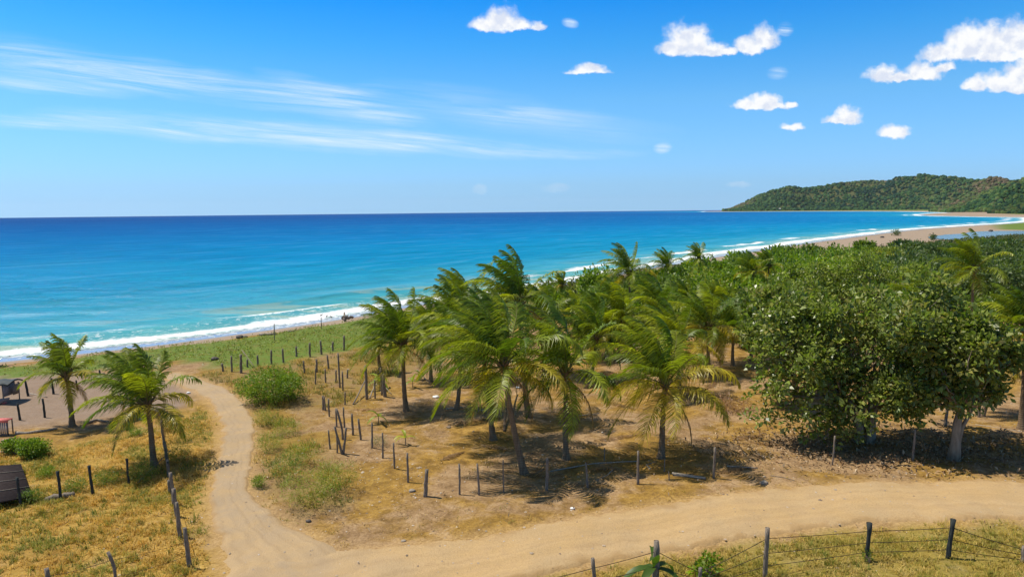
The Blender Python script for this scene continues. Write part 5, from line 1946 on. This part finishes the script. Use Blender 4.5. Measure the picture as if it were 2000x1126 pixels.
rg = np.random.default_rng(77)
offroad = lambda P_: (poly_sd(P_, PATH_POLY) < -0.05) & (poly_sd(P_, ROAD_POLY) < -0.1)
STR_C = [(0.62, 0.44, 0.14), (0.55, 0.36, 0.08), (0.50, 0.31, 0.06), (0.46, 0.32, 0.07), (0.34, 0.29, 0.05), (0.22, 0.24, 0.04)]
Pn = scatter(46000, -30, -6, 18, 50, lambda q: poly_sd(q, STRAW).clip(0, 1) * offroad(q) * in_view(q) * np.clip(.75 + 1.3 * nfield(q, .55, 3), .08, 1), rg)
blades('dry_grass', Pn, 8, .20, .011, .07, STR_C, rg, lean=.9, label='dry golden grass covering the left field')
Pn = scatter(5200, -30, -6, 18, 34, lambda q: poly_sd(q, STRAW).clip(0, 1) * offroad(q) * in_view(q) * (np.abs(((q[:, 0] * .95 + q[:, 1] * .12) / 1.05) % 1 - .5) < .17) * (np.abs((q[:, 1] / .8) % 1 - .5) < .3), rg)
blades('crop_grass', Pn, 9, .26, .012, .05, [(0.14, 0.17, 0.03), (0.20, 0.21, 0.04), (0.26, 0.24, 0.05)], rg, lean=.45, label='greenish tufts growing in loose rows in the left field')
Pn = scatter(30000, -34, 2, 26, 75, lambda q: poly_sd(q, SCRUB).clip(0, 1) * offroad(q) * in_view(q) * np.clip(.35 + 1.8 * nfield(q, .35, 8), 0.03, 1), rg)
blades('scrub_grass', Pn, 8, .30, .015, .12, [(0.20, 0.20, 0.03), (0.36, 0.27, 0.06), (0.12, 0.15, 0.025), (0.45, 0.32, 0.10)], rg, lean=.7, label='tangled yellow green scrub grass right of the path')
Pn = scatter(30000, -2, 30, 17, 29, lambda q: (poly_sd(q, RIGHTGRASS) * 1.3 + .3).clip(0, 1) * offroad(q) * in_view(q) * np.clip(.7 + 1.2 * nfield(q, .7, 5), .12, 1), rg)
blades('roadside_grass', Pn, 8, .17, .010, .07, [(0.24, 0.23, 0.04), (0.40, 0.32, 0.07), (0.50, 0.38, 0.11), (0.34, 0.29, 0.06), (0.17, 0.20, 0.03), (0.56, 0.43, 0.15)], rg, lean=.7, label='short yellow green grass behind the roadside fence')
Pn = scatter(16000, -20, 34, 20, 60, lambda q: np.exp(-((np.maximum(poly_sd(q, PATH_POLY), poly_sd(q, ROAD_POLY)) + .55) / .45) ** 2) * offroad(q) * in_view(q) * np.clip(.35 + 1.8 * nfield(q, .5, 12), 0, 1), rg)
blades('verge_grass', Pn, 7, .13, .010, .07, [(0.48, 0.34, 0.10), (0.40, 0.27, 0.07), (0.26, 0.23, 0.05)], rg, lean=.9, label='dry grass along the edges of the road and path')
Pn = scatter(17000, -14, 34, 26, 75, lambda q: (1 - poly_sd(q, SCRUB).clip(0, 1)) * (poly_sd(q, STRAW) < 0) * (poly_sd(q, SANDLOT) < 0) * offroad(q) * in_view(q) * np.clip(.05 + 1.4 * nfield(q, .3, 21), 0, .8), rg)
blades('thin_dry_grass', Pn, 6, .09, .011, .12, [(0.36, 0.25, 0.06), (0.42, 0.29, 0.09), (0.20, 0.18, 0.03)], rg, lean=1.1, label='thin dry grass on the bare soil of the grove')
# beach vines
Pn = scatter(110000, -90, 60, 45, 160, lambda q: (poly_sd(q, VINES) / 1.5 + .5).clip(0, 1) * in_view(q) * (poly_sd(q, LAND) > 10.2 + 1.8 * nfield(q, .15, 3)) * np.clip(.65 + 1.2 * nfield(q, .22, 31), .05, 1), rg)
mb = MB()
Pn[:, 2] += .03 + .07 * rg.uniform(0, 1, len(Pn))
leaves(mb, Pn, np.tile([0, 0, 1.0], (len(Pn), 1)), .13, rg, 5, .20, .55, [(0.11, 0.19, 0.022), (0.19, 0.26, 0.035), (0.07, 0.12, 0.02), (0.28, 0.26, 0.07), (0.34, 0.27, 0.12)], up=1.2)
o = mb.build('beach_vines', M_SHRUB)
tag(o, 'green creeping vines between the fence posts and the beach', 'ground cover', kind='stuff')
Pn = scatter(60000, -10, 260, 70, 330, lambda q: np.clip((poly_sd(q, LAND) - np.interp(q[:, 1], [60, 110, 200, 330, 420], [5.0, 8, 17, 62, 122])) / 3, 0, 1) * in_view(q) * (poly_sd(q, VINES) < 0) * (q[:, 1] > 76 + .15 * q[:, 0]), rg)
mb = MB()
Pn[:, 2] += .25 * rg.uniform(0, 1, len(Pn)) + .1
leaves(mb, Pn, np.tile([0, 0, 1.0], (len(Pn), 1)), .55, rg, 5, .8, .5, [(0.045, 0.085, 0.02), (0.10, 0.13, 0.03), (0.16, 0.14, 0.06)], up=.7)
o = mb.build('low_undergrowth', M_SHRUB)
tag(o, 'low green undergrowth between the grove and the wide beach', 'ground cover', kind='stuff')
# leaf litter and twigs
Pn = scatter(15000, -16, 36, 26, 62, lambda q: (poly_sd(q, STRAW) < 0) * (poly_sd(q, SANDLOT) < 0) * offroad(q) * in_view(q) * np.clip(.25 + 1.2 * nfield(q, .25, 41), .03, 1), rg)
mb = MB()
Pn[:, 2] += .015
leaves(mb, Pn, np.tile([0, 0, .3], (len(Pn), 1)), .13, rg, 1, .02, .28, [(0.34, 0.22, 0.11), (0.50, 0.37, 0.22), (0.20, 0.12, 0.06), (0.58, 0.46, 0.32)], up=2.5, fold=.08)
mb.V[0][:, 2] = np.maximum(mb.V[0][:, 2], height(mb.V[0][:, 0], mb.V[0][:, 1]) + .004)
o = mb.build('leaf_litter', M_LITTER)
tag(o, 'dry fallen leaves and twigs strewn over the soil of the grove', 'litter', kind='stuff')

c1_, c2_ = G(1690, 875), G(1850, 880)
Pn = scatter(60000, 5, 45, 24, 50, lambda q: np.clip(1.15 - np.minimum(np.hypot((q[:, 0] - c1_.x) / 8.5, (q[:, 1] - c1_.y) / 4.2), np.hypot((q[:, 0] - c2_.x) / 6.5, (q[:, 1] - c2_.y) / 3.6)), 0, .8) * offroad(q) * in_view(q), rg)
mb = MB()
Pn[:, 2] += .02
leaves(mb, Pn, np.tile([0, 0, .3], (len(Pn), 1)), .19, rg, 1, .03, .42, [(0.26, 0.15, 0.07), (0.40, 0.26, 0.13), (0.13, 0.08, 0.045), (0.52, 0.40, 0.26), (0.20, 0.12, 0.07)], up=1.6, fold=.12)
mb.V[0][:, 2] = np.maximum(mb.V[0][:, 2], height(mb.V[0][:, 0], mb.V[0][:, 1]) + .004)
o = mb.build('fallen_leaves', M_LITTER)
tag(o, 'brown fallen leaves carpeting the shade of the broad trees', 'litter', kind='stuff')


def pebbles(name, Pn, size, label, cols):
    oc = np.array([(1, 0, 0), (0, 1, 0), (-1, 0, 0), (0, -1, 0), (0, 0, .7), (.7, .7, .3), (-.7, .7, .3), (-.7, -.7, .3), (.7, -.7, .3)])
    tr = np.array([(0, 5, 4), (5, 1, 4), (1, 6, 4), (6, 2, 4), (2, 7, 4), (7, 3, 4), (3, 8, 4), (8, 0, 4)])
    n_ = len(Pn)
    s_ = size * rg.lognormal(0, .45, (n_, 1, 1))
    V = oc[None] * s_ * rg.uniform(.6, 1.3, (n_, 9, 1)) + Pn[:, None, :]
    Fq = (tr[None] + (np.arange(n_) * 9)[:, None, None]).reshape(-1, 3)
    cols = np.array(cols)
    cc = cols[rg.integers(0, len(cols), n_)]
    o = mesh_np(name, V.reshape(-1, 3), Fq, M_LITTER, col=np.repeat(cc, 9, 0))
    tag(o, label, 'pebbles', kind='stuff')


PC = [(0.34, 0.27, 0.2), (0.48, 0.4, 0.32), (0.2, 0.15, 0.11), (0.42, 0.33, 0.24)]
blobc = gpoly([(690, 880), (800, 880), (880, 960), (820, 1010), (680, 1000)])
Pn = scatter(22000, -16, 34, 20, 56, lambda q: in_view(q) * (.12 + .35 * (poly_sd(q, blobc) > 0)), rg)
Pn[:, 2] += np.where(poly_sd(Pn[:, :2], ROAD_POLY) > 0, .07, np.where(poly_sd(Pn[:, :2], PATH_POLY) > 0, .05, 0))
pebbles('pebbles', Pn, .028, 'small stones scattered over the soil and the road', PC)

# ------------------------------------------------------------------ haze: the sea air between here and the headland
zb = float(wz[used].min()) - 8
x0, x1, y0, y1 = -21000, 21000, -8000, 21000
zt = 330.0
V = [(x0, y0, zb - 40), (x1, y0, zb - 40), (x1, y1, zb - 40), (x0, y1, zb - 40), (x0, y0, zt), (x1, y0, zt), (x1, y1, zt), (x0, y1, zt)]
m, n, out = newmat('sea_haze')
vol = n.n('ShaderNodeVolumePrincipled')
vol.inputs['Color'].default_value = (0.80, 0.90, 1.0, 1)
vol.inputs['Density'].default_value = 1.4e-5
vol.inputs['Anisotropy'].default_value = 0.2
n.nt.links.new(vol.outputs[0], out.inputs['Volume'])
haze = mesh_np('haze', V, [(3, 2, 1, 0), (4, 5, 6, 7), (0, 1, 5, 4), (1, 2, 6, 5), (2, 3, 7, 6), (3, 0, 4, 7)], m)
tag(haze, kind='stuff')
